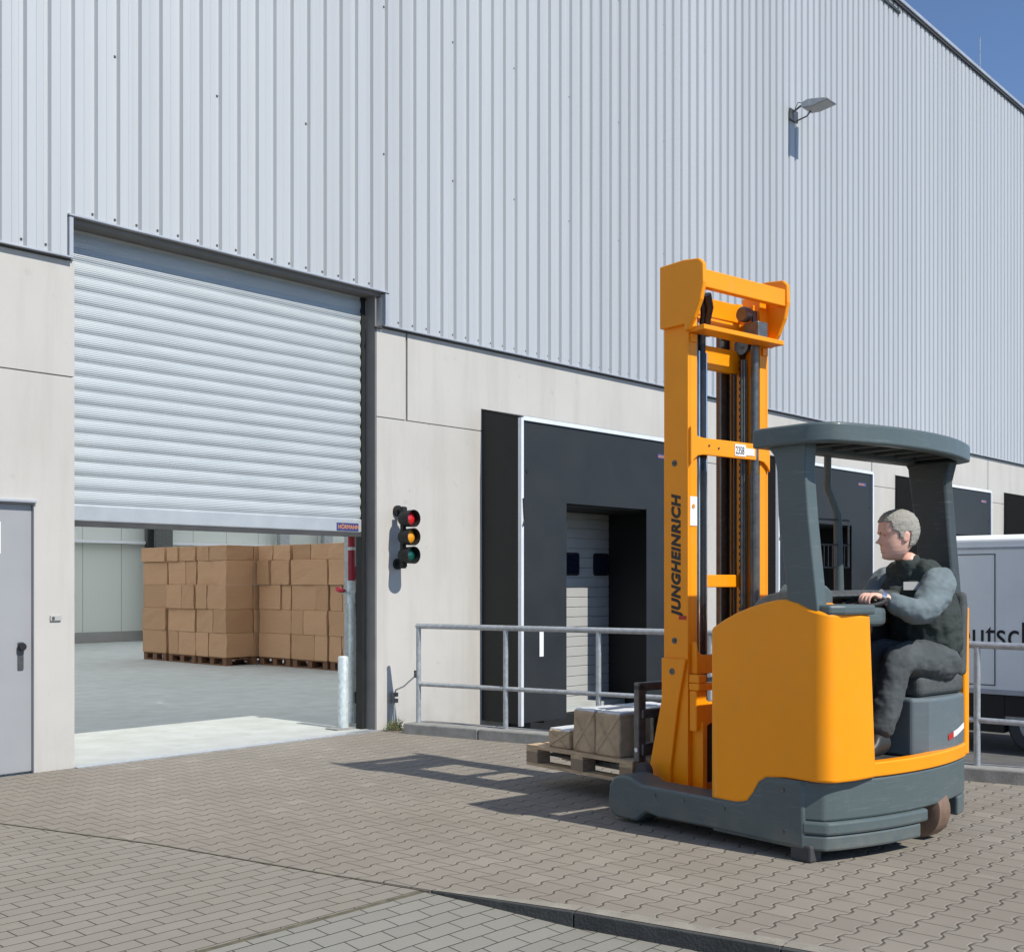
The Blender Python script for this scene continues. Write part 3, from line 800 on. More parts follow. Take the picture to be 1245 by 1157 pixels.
TIERS = [(.146,.42),(.566,.415),(.98,.43),(1.41,.425),(1.834,.265)]
TN = ['lowest','second','middle','fourth','top']
ON = ['first','second','third','fourth','fifth']
stacks = [(7.0,10.42,11.24,'stack farthest from the gate',[[1],[1],[1],[1],[1]]),
          (7.0,9.44,10.36,'stack between the farthest and the corner stack',[[.38,.62],[1],[.56,.44],[.62,.38],[.42,.58]]),
          (7.0,8.47,9.40,'jutting corner stack',[[.42,.58],[.56,.44],[.38,.62],[.55,.45],[.42,.58]]),
          (7.62,7.49,8.40,'stack set back beside the corner stack',[[1],[1],[.70,.30],[.40,.60],[.46,.54]]),
          (7.62,6.47,7.45,'middle stack of the set-back row',[[.65,.35],[.35,.65],[.66,.34],[1],[.5,.5]]),
          (7.62,5.50,6.43,'stack behind the water pipe',[[.35,.65],[1],[.35,.65],[1],[.5,.5]])]
for si, (x, ya, yb, nm, lay) in enumerate(stacks):
    pallet(x+.02, ya+.02, 1.15, yb-ya-.04, 'dark wooden pallet under the ' + nm, M['pallet_old'], M['pallet_old'], group='pallets under the stacked cartons', name='pallet')
    for ti, (z, h) in enumerate(TIERS):
        fr = lay[ti]; y = yb; off = random.uniform(-.025,.025) if ti else 0
        for ci, f in enumerate(fr):
            ln = (yb-ya)*f
            w_ = f'whole {TN[ti]} tier' if len(fr) == 1 else f'{["farther","nearer"][ci]} of {TN[ti]} tier'
            carton(x+off, x+off+.56, y-ln+.007, y-.007, z+.003, z+h, f'brown carton, {w_}, {nm}', 'cartons stacked in the hall')
            y -= ln
        if si == 2:   # gable side of the corner stack
            split = [[.32],[1],[.32,.32],[1],[1]][ti]
            carton(x+off+.57, x+off+1.13, ya+.004, ya+.40, z+.003, z+h, f'brown carton, {TN[ti]} tier, gate-facing short side of {nm}', 'cartons stacked in the hall')

# ------------------------------------------------------------------ forklift (reach truck)
TK = thing('forklift_truck', 'orange and slate grey sit-on reach truck carrying a pallet', 'forklift', (1.08,-5.77,0), R(-8))
WD = 1.50
def arcv(u, k=1.0):      # bulged rear outline
    t = (u-WD/2)/(WD/2)
    return -.135*k*(1-t*t) + .0
def rear_outline(off, u0=-.0, u1=WD, rad=.10):
    """plan outline of the rear, from front left round the back to front right"""
    pts = []
    n = 26
    for i in range(n+1):
        u = u0 + (u1-u0)*i/n
        e = min(u-u0, u1-u)
        v = arcv(u) - off
        if e < rad: v += (rad - math.sqrt(max(0, rad*rad-(rad-e)**2)))
        pts.append((u, v))
    return pts
# chassis
m = MB()
ro = rear_outline(0, -.003, WD+.005, .09)
m.prism([(-.003,.69)] + ro + [(WD+.005,.69)], 'z', .215, .422)
ch = m.build('chassis', M['teal'], TK, bevel=.012)
m = MB()
for (z0,z1,off,ua,ub) in ((.145,.214,.022,-.002,.86),(.062,.144,.012,-.002,.80)):
    r_ = [p for p in rear_outline(off, ua, WD+.01, .09) if p[0] <= ub]
    m.prism([(ua,.69)] + r_ + [(ub,.30),(ub-.1,.69)], 'z', z0, z1)
r_ = [p for p in rear_outline(.0, 0, WD, .09) if p[0] >= 1.24]
m.prism([(1.24,.69)] + r_ + [(WD,.69)], 'z', .10, .214)
m.build('bumper', M['teal'], ch, bevel=.014)
m = MB()
for v_, z_ in ((.20,.36),(.20,.14),(.60,.20),(.90,.20),(1.12,.20)): m.cyl((-.0072,v_,z_),(-.0115,v_,z_),.011,8)
m.build('bolts', M['steel'], ch)
m = MB(); m.lathe([(.0,-.07),(.13,-.07),(.165,-.055),(.165,.055),(.13,.07),(.0,.07)], (1.02,.03,.165), 'x', 30); dw = m.build('drive_wheel', M['tyre_brown'], TK, smooth=40)
m = MB(); m.box(.83,1.22,.18,.5,.02,.21); m.build('drive_unit', M['black'], TK)
m = MB(); m.box(-.0,.10,.03,.16,.0,.09); m.build('stabiliser', M['tyre'], TK, bevel=.012)
# load legs
prof = [(.69,.422),(.33,.422)]
leg_prof = [(.07,.07),(.69,.075),(1.10,.07),(1.19,.085),(1.24,.05),(1.28,.02),(1.44,.02),(1.50,.05),(1.515,.11),(1.505,.21),(1.47,.262),(1.42,.28),(1.36,.282),(1.30,.27),(1.24,.245),(.69,.245),(.50,.245),(.44,.262),(.40,.31),(.36,.375),(.31,.405),(.15,.412),(.07,.412)]
for s in (0, 1):
    m = MB(); a, b = (-.007,.215) if s == 0 else (WD-.215,WD+.009)
    m.prism(leg_prof, 'x', a, b)
    lg = m.build('load_leg', M['teal'], TK, bevel=.016, smooth=30)
    q = MB(); c = (a+b)/2; q.lathe([(.0,-.06),(.115,-.06),(.125,-.05),(.125,.05),(.115,.06),(.0,.06)], (c,1.345,.125), 'x', 24); q.build('load_wheel', M['tyre'], lg, smooth=40)
    q = MB(); q.lathe([(.0,-.02),(.02,-.02),(.05,-.02),(.055,-.012),(.055,.03),(.0,.03)], (a+.235 if s == 0 else b-.235,1.44,.275), 'x', 20); q.build('guide_roller', M['tyre'], lg, smooth=40)
# orange covers
def ztop(v):
    P = [(.72,1.170),(.69,1.187),(.676,1.202),(.60,1.245),(.518,1.283),(.42,1.318),(.322,1.344),(.25,1.358),(.187,1.362),(.11,1.345),(.032,1.314),(-.06,1.292),(-.15,1.275)]
    for (a, za), (b, zb) in zip(P[:-1], P[1:]):
        if b <= v <= a: return za + (zb-za)*(a-v)/(a-b)
    return P[0][1] if v > P[0][0] else P[-1][1]
def zbot(v): 
    P = [(.72,.247),(.50,.247),(.44,.264),(.40,.312),(.36,.377),(.31,.409),(.2,.424),(-.2,.424)]
    for (a, za), (b, zb) in zip(P[:-1], P[1:]):
        if b <= v <= a: return za + (zb-za)*(a-v)/(a-b)
    return P[0][1] if v > P[0][0] else P[-1][1]
m = MB()
def rect_station(v, ul, ur): return [m.bm.verts.new(p) for p in ((ul,v,zbot(v)),(ur,v,zbot(v)),(ur,v,ztop(v)),(ul,v,ztop(v)))]
vs = [.69,.676,.64,.60,.56,.518,.47,.44,.42,.40,.38,.36,.34,.322,.31,.28,.25,.22,.187,.15,.11,.07,.032]
rc = .065; uo = -.008
st = [rect_station(v, uo, .30) for v in vs]
# round the rear corner
for k in range(1, 9):
    a = R(90*k/9)
    vv = .032 - (.032+.085)*math.sin(a)
    st.append(rect_station(vv, uo + rc*1.3*(1-math.cos(a))**1.15, .305))
st.append(rect_station(-.102, .16, .31)); st.append(rect_station(-.118, .24, .315))
for a, b in zip(st[:-1], st[1:]):
    for k in range(4): m.bm.faces.new((a[k], a[(k+1)%4], b[(k+1)%4], b[k]))
m.bm.faces.new(st[0]); m.bm.faces.new(st[-1])
# taper: wider at the bottom towards the step
for v in m.bm.verts:
    if v.co.x > .29 and v.co.y < .2 and v.co.z < .8: v.co.x += .055
sc_ = m.build('side_cover', M['orange'], TK, bevel=.014, seg=3, smooth=32)
m = MB()
pv = [(v, ztop(v)-.012) for v in (.685,.60,.518,.42,.36)] + [(.36,.25),(.685,.25)]
m.prism(pv, 'x', .302, WD-.03); m.build('battery_cover', M['orange'], TK, bevel=.012, smooth=30)
m = MB(); m.prism([(v, ztop(v)-.004) for v in (.69,.60,.518,.42,.322,.2,.06,-.0)] + [(-.0,.424),(.36,.424),(.5,.25),(.69,.25)], 'x', WD-.028, WD+.03)
m.build('side_panel', M['orange'], TK, bevel=.012, smooth=30)
m = MB(); o1 = [p for p in rear_outline(.006, -.0, WD+.02, .09) if p[0] > .25]; o2 = [(u, v+.07) for u, v in o1[::-1]]
m.prism(o1+o2, 'z', .424, .502); m.build('entry_sill', M['orange'], TK, bevel=.008, smooth=30)
m = MB(); m.prism([(.33,.36)] + [(u, v+.06) for u, v in rear_outline(0,.33,WD-.03,.02)] + [(WD-.03,.36)], 'z', .424, .470); m.build('floor_plate', M['steel'], TK)
m = MB(); m.box(.316,.36,-.03,.36,.47,1.25); m.box(.36,1.46,.30,.358,.47,1.2); m.build('compartment_lining', M['black'], TK)
# dash, console, seat
m = MB(); m.prism([(.43,1.318),(.40,1.352),(.33,1.385),(.24,1.405),(.17,1.408),(.13,1.375),(.22,1.345),(.40,1.315)], 'x', .03, WD-.25); m.build('hood_cap', M['steel'], TK, bevel=.01, smooth=40)
m = MB(); m.prism([(.02,-.07),(.10,-.112),(.30,-.135),(.36,-.12),(.38,-.02),(.38,.30),(.02,.30)], 'z', 1.283, 1.335); db = m.build('dashboard', M['teal'], TK, bevel=.014)
m = MB(); m.prism([(.28,-.06),(.50,-.07),(.60,-.03),(.64,.06),(.62,.18),(.50,.26),(.28,.28)], 'z', 1.215, 1.318); m.build('console', M['teal'], TK, bevel=.03, seg=3)
m = MB(); m.prism([(.10,1.33),(.30,1.33),(.30,1.40),(.24,1.435),(.12,1.44),(.08,1.40)], 'y', .10, .30); m.build('display', M['teal'], TK, bevel=.012)
m = MB(); ring = [(.55+.12*math.cos(R(a)), .07+.12*math.sin(R(a)), 1.345+.03*math.cos(R(a))) for a in range(0,361,15)]
m.tube(ring, .014, 8); m.cyl((.55,.07,1.30),(.55,.07,1.345),.03,12)
for a in (30,150,270): m.tube([(.55,.07,1.34),(.55+.12*math.cos(R(a)),.07+.12*math.sin(R(a)),1.345+.03*math.cos(R(a)))], .010, 6)
m.build('steering_wheel', M['black'], TK, smooth=50)
m = MB(); m.prism([(.86,-.02),(.95,-.075),(1.10,-.08),(1.30,-.05),(1.47,.0),(1.47,.30),(.86,.30)], 'z', .470, .80); sb = m.build('seat_box', M['seatbox'], TK, bevel=.02, seg=3)
m = MB()
for (a, b, mm) in ((1.16,1.235,'letter_red'),(1.236,1.44,'white')):
    q = MB(); z = .552 + (a-1.16)*.15
    va = -.072+.0
    def rv(u): 
        P_ = [(1.10,-.08),(1.30,-.05),(1.47,.0)]
        for (p, q_), (p2, q2) in zip(P_[:-1], P_[1:]):
            if p <= u <= p2: return q_+(q2-q_)*(u-p)/(p2-p)
    n_ = 4
    us = [a+(b-a)*i/n_ for i in range(n_+1)]
    for ua, ub in zip(us[:-1], us[1:]):
        za, zb = .545+(ua-1.16)*.16, .545+(ub-1.16)*.16
        q.quad((ua,rv(ua)-.004,za),(ub,rv(ub)-.004,zb),(ub,rv(ub)-.004,zb+.035),(ua,rv(ua)-.004,za+.035))
    q.build('sticker', M[mm], sb)
m = MB(); m.prism([(.92,-.04),(1.44,-.02),(1.47,.30),(.92,.32)], 'z', .80, .925); m.build('seat_cushion', M['seat'], TK, bevel=.04, seg=4)
m = MB(); m.prism([(1.37,.90),(1.46,.90),(1.475,1.30),(1.46,1.40),(1.40,1.39),(1.39,1.2)], 'y', -.03, .32); m.build('seat_back', M['seat'], TK, bevel=.04, seg=4)
# overhead guard
def guard_outline(off):
    u0, u1 = -.05+off, WD+.08-off
    pts = [(u0,.37-off)]
    n = 30
    for i in range(n+1):
        u = u0 + (u1-u0)*i/n; t = (u-.62)/.95
        v = -.195 + .21*t*t + off
        e = u-u0; rad = .13
        if e < rad: v += .8*(rad - math.sqrt(max(0, rad*rad-(rad-e)**2)))
        e = u1-u; rad = .06
        if e < rad: v += (rad - math.sqrt(max(0, rad*rad-(rad-e)**2)))
        pts.append((u, min(v, .35-off)))
    pts.append((u1,.37-off))
    return pts
m = MB()
A = guard_outline(0); B = guard_outline(.085); n = len(A)
zt, zb = 2.270, 2.165
va = [m.bm.verts.new((u,v,zb)) for u,v in A]; vb = [m.bm.verts.new((u,v,zt)) for u,v in A]
ib = [m.bm.verts.new((u,v,zb+.005)) for u,v in B]; it = [m.bm.verts.new((u,v,zt-.02)) for u,v in B]
for k in range(n):
    j = (k+1)%n
    m.bm.faces.new((va[k],va[j],vb[j],vb[k])); m.bm.faces.new((va[k],ib[k],ib[j],va[j])); m.bm.faces.new((ib[k],it[k],it[j],ib[j]))
m.bm.faces.new(vb); m.bm.faces.new(it)
gr = m.build('overhead_guard', M['teal'], TK, bevel=.014, seg=3, smooth=32)
m = MB()
for k in range(7): m.box(.12+k*.21,.155+k*.21,-.02,.27,2.19,2.263)
m.build('guard_bar', M['teal_shaded'], gr, bevel=.006)
m = MB(); m.prism([(.36,2.18),(.30,2.165),(.262,2.12),(.245,2.04),(.235,1.8),(.165,1.30),(-.012,1.30),(.045,1.80),(.065,2.04),(.055,2.18)], 'x', -.0, .09); m.build('guard_pillar', M['teal'], TK, bevel=.014, smooth=30)
m = MB(); m.prism([(.36,2.18),(.335,2.14),(.325,2.05),(.285,1.75),(.24,1.30),(.24,1.0),(.02,1.0),(.02,1.30),(.06,1.75),(.085,2.05),(.05,2.18)], 'x', 1.40, 1.49); m.build('guard_pillar', M['teal_shaded'], TK, bevel=.014, smooth=30)  # shade on the inner face painted in with the darker slate
m = MB(); m.tube([(.575,.33,2.20),(.70,.42,2.0),(.80,.42,1.85),(.815,.42,1.33)], [.02,.022,.024,.03], 10); m.build('guard_strut', M['teal'], TK, smooth=50)
m = MB()
for (a,b) in (((.534,.41,1.815),(.895,.41,1.815)),((.534,.41,1.538),(.895,.41,1.538)),((.534,.41,1.67),(.895,.41,1.67)),((.534,.41,1.815),(.534,.41,1.538)),((.895,.41,1.815),(.895,.41,1.538))): m.cyl(a,b,.006,6)
for k in range(1,9): m.cyl((.534+.04*k,.41,1.538),(.534+.04*k,.41,1.67),.0018,4)
m.build('wire_screen', M['steel'], TK)
# mast
def mast_post(s):
    X = (lambda u: u) if s == 0 else (lambda u: WD-u)
    def bx(m, u0, u1, *r):
        a, b = sorted((X(u0), X(u1))); m.box(a, b, *r)
    def pr(m, pts, u0, u1):
        a, b = sorted((X(u0), X(u1))); m.prism(pts, 'x', a, b)
    m = MB()
    bx(m, .360,.380,1.19,1.39,.17,3.34); bx(m, .3805,.445,1.19,1.206,.17,3.30); bx(m, .3805,.445,1.374,1.39,.17,3.30)
    post = m.build('mast_post', M['orange'], TK, bevel=.004)
    m = MB()
    pr(m, [(1.392,.98),(1.39,.72),(1.43,.56),(1.485,.33),(1.515,.20),(1.315,.17),(1.315,.30),(1.25,.72),(1.19,.98)], .338, .3595)
    m.build('foot_plate', M['orange'], post, bevel=.006)
    m = MB()
    pr(m, [(1.395,3.42),(1.20,3.425),(1.075,3.41),(1.04,3.375),(1.036,3.26),(1.06,3.16),(1.11,3.06),(1.16,2.995),(1.19,2.985),(1.19,3.03),(1.395,3.03)], .325, .3595)
    m.build('crown_plate', M['orange'], post, bevel=.008)
    if s == 0:
        text_obj('lettering', 'JUNGHEINRICH', .096, M['letter_black'], post, (.3585,1.255,1.245), (0,0,1), (0,1,0), sx=1.02, shear=.22, thick=.0012, offset=.0048, spacing=1.1)
        q = MB(); q.prism([(1.203,1.222),(1.262,1.222),(1.262,1.246),(1.203,1.246)], 'x', .3572, .3598); q.build('red_mark', M['letter_red'], post)
        for z in (2.19,1.09,.90):
            q = MB(); q.lathe([(.015,-.002),(.021,-.002),(.021,.0),(.015,.0)], (.3365 if z < .97 else .3595,1.30,z), 'x', 18); q.box(.3345 if z < .97 else .3575,.337 if z < .97 else .3597,1.285,1.315,z-.010,z+.010); q.build('hook_sign', M['steel'], post)
        q = MB(); q.box(.376,.440,1.186,1.1895,1.80,1.98); st_ = q.build('warning_label', M['white'], post)
        q = MB(); q.cyl((.405,1.1855,1.92),(.405,1.1835,1.92),.014,12); q.build('pictogram', M['letter_orange'], st_)
    # inner stage
    m = MB(); bx(m, .452,.470,1.225,1.44,.22,3.26); ip = m.build('inner_post', M['rust' if s else 'orange'], TK, bevel=.003)
    if s: ip.data.materials.clear(); ip.data.materials.append(M['orange'])
    m = MB(); bx(m, .446,.474 if s == 0 else .49,1.208,1.224,.22,3.22); bx(m, .446,.53,1.441,1.457,.22,3.22); m.build('inner_flange', M['steel'], ip, bevel=.002)
    m = MB(); bx(m, .4705,.4765,1.42,1.44,.3,3.2); m.build('wear_strip', M['oil'], ip)
    # innermost stage, only darker edge shows
    m = MB(); bx(m, .500,.515,1.445,1.50,.25,3.1); m.build('fork_stage_post', M['rust'], TK, bevel=.003)
    # chain
    m = MB(); z = .75; k = 0
    while z < 3.02:
        a, b = (.4785,.502) if k % 2 else (.483,.4975)
        bx(m, a, b, 1.275 if k % 2 else 1.280, 1.315 if k % 2 else 1.310, z, z+.021); z += .0225; k += 1
    m.build('lift_chain', M['oil'], TK)
    # hose pair and guide pulley
    m = MB()
    for u_, v_ in ((.515,1.335),(.535,1.345)): m.cyl((X(u_),v_,.75),(X(u_),v_,2.82),.0085,8)
    m.build('mast_hose', M['oil'], TK, smooth=50)
    m = MB(); m.lathe([(.0,-.012),(.05,-.012),(.058,-.016),(.058,.016),(.05,.012),(.0,.012)], (X(.49),1.295,3.00), 'x', 24); m.build('chain_pulley', M['steel'], TK, smooth=40)
    # cylinders and hoses
    cu_, cv_ = (.575, 1.27) if s == 0 else (.497, 1.19)
    m = MB(); m.cyl((X(cu_),cv_,.45),(X(cu_),cv_,2.15),.033,16); m.build('lift_cylinder', M['oil'] if s == 0 else M['steel'], TK, smooth=50)
    m = MB(); m.cyl((X(cu_),cv_,2.15),(X(cu_),cv_,3.03 if s == 0 else 2.98),.026,16); m.build('piston_rod', M['oil'] if s == 0 else M['steel'], TK, smooth=50)
    m = MB(); m.cyl((X(.530),1.25,.5),(X(.530),1.25,2.9),.008,8); m.cyl((X(.512),1.25,.5),(X(.512),1.25,2.9),.006,8); m.cyl((X(.612 if s == 0 else .54),1.262,.5),(X(.612 if s == 0 else .54),1.262,2.9),.007,8)
    m.build('hydraulic_line', M['chrome'] if s == 0 else M['steel'], TK, smooth=50)
    return post
mast_post(0); mast_post(1)
# crown beams
m = MB(); m.box(.36,1.14,1.05,1.10,3.235,3.345); m.build('crown_beam', M['orange'], TK, bevel=.006)
m = MB(); m.box(.36,1.14,1.06,1.19,2.985,3.015); m.build('crown_shelf', M['orange'], TK, bevel=.004)
m = MB(); m.box(.36,1.14,1.34,1.39,3.16,3.28); m.build('front_crossbeam', M['orange'], TK, bevel=.005)
m = MB(); m.box(.472,1.028,1.33,1.37,2.82,2.97); m.box(.472,1.028,1.30,1.33,3.10,3.14); m.build('stage_crossbeam', M['orange'], TK, bevel=.005)
m = MB(); m.box(.95,1.05,1.12,1.24,3.016,3.13); m.cyl((.93,1.24,3.19),(.99,1.24,3.19),.05,16); m.build('valve_block', M['steel'], TK, bevel=.008)
m = MB(); m.tube([(.60,1.26,3.0),(.585,1.24,3.10),(.565,1.2,3.17),(.52,1.18,3.24)], .03, 10); m.tube([(.54,1.25,3.0),(.53,1.22,3.12),(.5,1.2,3.2)], .014, 8); m.build('hydraulic_hose', M['oil'], TK, smooth=50)
m = MB(); m.box(.378,.43,1.175,1.19,2.93,2.98); m.box(1.07,1.122,1.175,1.19,2.93,2.98); m.build('bracket', M['orange'], TK, bevel=.003)
# cross bar with number plate
cb = [(.366,2.41),(.392,2.372),(.43,2.352),(.48,2.345),(1.02,2.345),(1.07,2.352),(1.108,2.372),(1.134,2.41),(1.134,2.17),(1.108,2.205),(1.07,2.232),(1.02,2.24),(.48,2.24),(.43,2.232),(.392,2.205),(.366,2.17)]
m = MB(); m.prism(cb, 'y', 1.168, 1.188); xb = m.build('cross_bar', M['orange'], TK, bevel=.005)
m = MB(); m.box(.775,.882,1.164,1.1675,2.255,2.33); m.box(.8825,.97,1.1645,1.1675,2.265,2.31); npn = m.build('number_plate', M['white'], xb)
text_obj('lettering', '2358', .068, M['letter_black'], npn, (.781,1.1635,2.268), (1,0,0), (0,0,1), sx=.62, thick=.0006, offset=.0005)
m = MB(); m.cyl((.53,1.167,2.30),(.53,1.163,2.30),.007,8); m.cyl((.62,1.167,2.29),(.62,1.163,2.29),.007,8); m.build('bolt', M['dark_trim'], xb)
m = MB(); m.box(.48,.62,1.30,1.33,1.42,1.50); m.box(.66,1.02,1.30,1.33,1.42,1.50); m.build('stage_tie_bar', M['orange'], TK, bevel=.006)
# lower beams of the mast carriage
m = MB(); m.prism([(.385,1.09),(.40,1.03),(.44,1.005),(1.06,1.005),(1.10,1.03),(1.115,1.09),(1.115,.89),(.385,.89)], 'y', 1.14, 1.188); m.build('carriage_beam', M['orange'], TK, bevel=.006)
m = MB(); m.box(.36,1.14,1.10,1.185,.79,.835); m.box(.36,.43,1.10,1.185,.836,.889); m.box(1.07,1.14,1.10,1.185,.836,.889); m.build('carriage_beam', M['orange'], TK, bevel=.008)
m = MB(); m.prism([(.36,.789),(.45,.789),(.455,.73),(.48,.715),(1.02,.715),(1.045,.73),(1.05,.789),(1.14,.789),(1.14,.56),(1.0,.60),(.55,.60),(.36,.54)], 'y', 1.12, 1.18); m.build('carriage_beam', M['orange'], TK, bevel=.008)
m = MB(); m.box(.22,1.28,.70,1.5,.155,.185); m.build('reach_floor', M['orange'], TK, bevel=.006)
for a, b in ((.395,.435),(1.065,1.105)):
    m = MB(); m.box(a,b,1.10,1.189,.19,.60); m.build('carriage_rib', M['orange'], TK, bevel=.004)
m = MB()
for k in range(4): m.tube([(.50+.03*k,.86,.20),(.49+.03*k,.84,.40),(.54+.02*k,.86,.53),(.62,.9+.02*k,.45),(.60,.95,.25)], .012, 8)
m.build('hydraulic_hose', M['tyre'], TK, smooth=50)
m = MB(); m.cyl((.50,1.02,.2),(.50,1.02,.58),.03,12); m.box(.465,.535,.99,1.05,.40,.50); m.cyl((.47,1.0,.2),(.47,1.0,.34),.025,10); m.build('reach_cylinder', M['rust'], TK)
m = MB(); m.box(.44,1.06,1.25,1.27,.19,.70); m.build('mast_shield', M['black'], TK)
# fork carriage and forks
m = MB()
m.box(.335,.405,1.585,1.63,.30,.80); m.box(1.095,1.165,1.585,1.63,.30,.80); m.box(.335,1.165,1.585,1.63,.755,.81); m.box(.36,1.14,1.57,1.62,.34,.42); m.box(.36,1.14,1.57,1.62,.58,.64)
fc = m.build('fork_carriage', M['steel'], TK, bevel=.008)
m = MB(); m.cyl((.332,1.607,.38),(.336,1.607,.38),.014,12); m.build('bolt', M['alu'], fc)
for u in (.52,.87):
    m = MB(); m.prism([(1.63,.60),(1.665,.60),(1.665,.235),(2.72,.215),(2.72,.205),(1.63,.19)], 'x', u, u+.11); m.build('fork', M['steel'], TK, bevel=.004)

# load pallet and parcels on the forks (things of their own, placed in the truck's frame)
Mt = Matrix.Translation((1.08,-5.77,0)) @ Matrix.Rotation(R(-8), 4, 'Z')
def inT(u, v, z): return Mt @ Vector((u, v, z))
lp = pallet(0,0,.80,1.06,'pale wooden pallet lifted on the forks of the orange truck', M['wood'], M['wood_end'], name='pallet')
lp.location = inT(.37,1.675,.147); lp.rotation_euler.z = R(-8)
def parcel(u0,u1,v0,v1,h,label,rot=0):
    m = MB(); lx, ly = u1-u0, v1-v0
    m.box(-lx/2,lx/2,-ly/2,ly/2,0,h)
    bmesh.ops.subdivide_edges(m.bm, edges=m.bm.edges[:], cuts=3, use_grid_fill=True)
    for v in m.bm.verts:
        v.co += Vector((random.uniform(-.005,.005), random.uniform(-.005,.005), random.uniform(-.004,.004) if v.co.z > .02 else 0))
    o = m.build('parcel', M['kraft'], None, bevel=.012, seg=2)
    p = inT((u0+u1)/2,(v0+v1)/2,.292); o.location = p; o.rotation_euler.z = R(-8)+rot
    tag(o, label, 'parcel', 'kraft parcels on the lifted pallet')
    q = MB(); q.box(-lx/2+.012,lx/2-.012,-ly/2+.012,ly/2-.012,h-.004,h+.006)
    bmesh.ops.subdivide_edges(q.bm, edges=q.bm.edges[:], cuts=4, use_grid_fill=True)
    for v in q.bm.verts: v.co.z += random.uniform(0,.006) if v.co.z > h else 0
    q.build('sunlit_top', M['sunlit_sheet'], o, smooth=60)  # pale sheet puts the sunlight on the top into colour
    return o
parcel(.41,.76,2.075,2.285,.285,'creased kraft parcel with white sunlit-top sheet, in the middle of the lifted pallet')
parcel(.41,.76,1.83,2.065,.285,'creased kraft parcel with white sunlit-top sheet, beside the fork carriage post')
parcel(.78,1.13,1.84,2.05,.285,'kraft parcel partly hidden behind the fork carriage post',.02)
parcel(.78,1.13,2.06,2.28,.285,'kraft parcel at the far side of the lifted pallet')
parcel(.42,.80,2.33,2.56,.125,'low kraft parcel with pale sunlit-top sheet at the outer end of the lifted pallet')

# ------------------------------------------------------------------ the driver
def skin_mesh(verts, edges, radii, sub=2, root=0):
    me = bpy.data.meshes.new('tmp'); me.from_pydata([Vector(v) for v in verts], edges, [])
    o = bpy.data.objects.new('tmp', me); COL.objects.link(o)
    sm = o.modifiers.new('skin', 'SKIN'); sm.use_smooth_shade = True
    for i, r in enumerate(radii):
        d = me.skin_vertices[0].data[i]
        d.radius = r if isinstance(r, tuple) else (r, r)
        d.use_root = (i == root)
    ss = o.modifiers.new('sub', 'SUBSURF'); ss.levels = sub; ss.render_levels = sub
    dg = bpy.context.evaluated_depsgraph_get()
    out = bpy.data.meshes.new_from_object(o.evaluated_get(dg))
    bpy.data.objects.remove(o); bpy.data.meshes.remove(me)
    return out
def merge(meshes, voxel=None, smooth_it=4):
    bm = bmesh.new()
    for me in meshes: bm.from_mesh(me)
    out = bpy.data.meshes.new('merged'); bm.to_mesh(out); bm.free()
    if voxel:
        o = bpy.data.objects.new('tmp', out); COL.objects.link(o)
        r = o.modifiers.new('r', 'REMESH'); r.mode = 'VOXEL'; r.voxel_size = voxel; r.use_smooth_shade = True
        if smooth_it:
            s = o.modifiers.new('s', 'SMOOTH'); s.factor = .5; s.iterations = smooth_it
        dg = bpy.context.evaluated_depsgraph_get()
        out2 = bpy.data.meshes.new_from_object(o.evaluated_get(dg))
        bpy.data.objects.remove(o); out = out2
    out.materials.clear()
    return out
def chain(pts, rad, sub=1):
    return skin_mesh(pts, [(i,i+1) for i in range(len(pts)-1)], rad, sub)

def g(x, c, s): return math.exp(-((x-c)/s)**2)
def tab(T, z):
    for (a, va), (b, vb) in zip(T[:-1], T[1:]):
        if b <= z <= a:
            t = (a-z)/(a-b); return va + (vb-va)*t
    return T[-1][1] if z < T[-1][0] else T[0][1]
FRONT = [(1,0),(.97,.032),(.9,.058),(.75,.081),(.55,.094),(.35,.100),(.2,.103),(.13,.103),(.05,.096),(-.05,.096),(-.2,.098),(-.33,.099),(-.42,.100),(-.6,.098),(-.71,.095),(-.80,.095),(-.88,.089),(-.95,.062),(-1,0)]
WIDE = [(1,0),(.97,.022),(.9,.042),(.75,.063),(.5,.077),(.2,.080),(0,.079),(-.2,.077),(-.4,.073),(-.6,.065),(-.75,.055),(-.88,.038),(-.95,.024),(-1,0)]
BACK = [(1,0),(.97,.036),(.9,.062),(.75,.090),(.5,.108),(.2,.113),(0,.109),(-.2,.096),(-.4,.076),(-.6,.050),(-.8,.020),(-1,0)]
def head_pt(d, grow=0.0):
    x, y, z = d
    h = math.sqrt(max(1e-9, x*x+y*y)); c, s_ = x/h, y/h
    Y = tab(WIDE, z)*(abs(s_)**.85)*(1 if s_ > 0 else -1)
    if c >= 0:
        X = tab(FRONT, z)*c**.72
        X += .033*g(Y,0,.0135)*(g(z,-.21,.14) if z > -.21 else g(z,-.21,.055))
        X += .007*g(abs(Y),.014,.008)*g(z,-.25,.045)
        X += .006*g(Y,0,.010)*g(z,.0,.12)
        X -= .009*g(abs(Y),.031,.014)*g(z,.055,.07)
        X += .004*g(abs(Y),.032,.018)*g(z,.17,.05)
        X += .004*g(abs(Y),.048,.016)*g(z,-.22,.12)
        X -= .004*g(abs(Y),.034,.010)*g(z,-.42,.10)
        X += .0065*g(Y,0,.017)*g(z,-.475,.035) + .0065*g(Y,0,.015)*g(z,-.60,.045) - .006*g(Y,0,.022)*g(z,-.535,.022)
        X -= .004*g(Y,0,.02)*g(z,-.70,.04)
        X += .006*g(Y,0,.020)*g(z,-.83,.09)
    else:
        X = -tab(BACK, z)*(-c)**.9
    n = Vector((X, Y, .136*z))
    return n + n.normalized()*grow
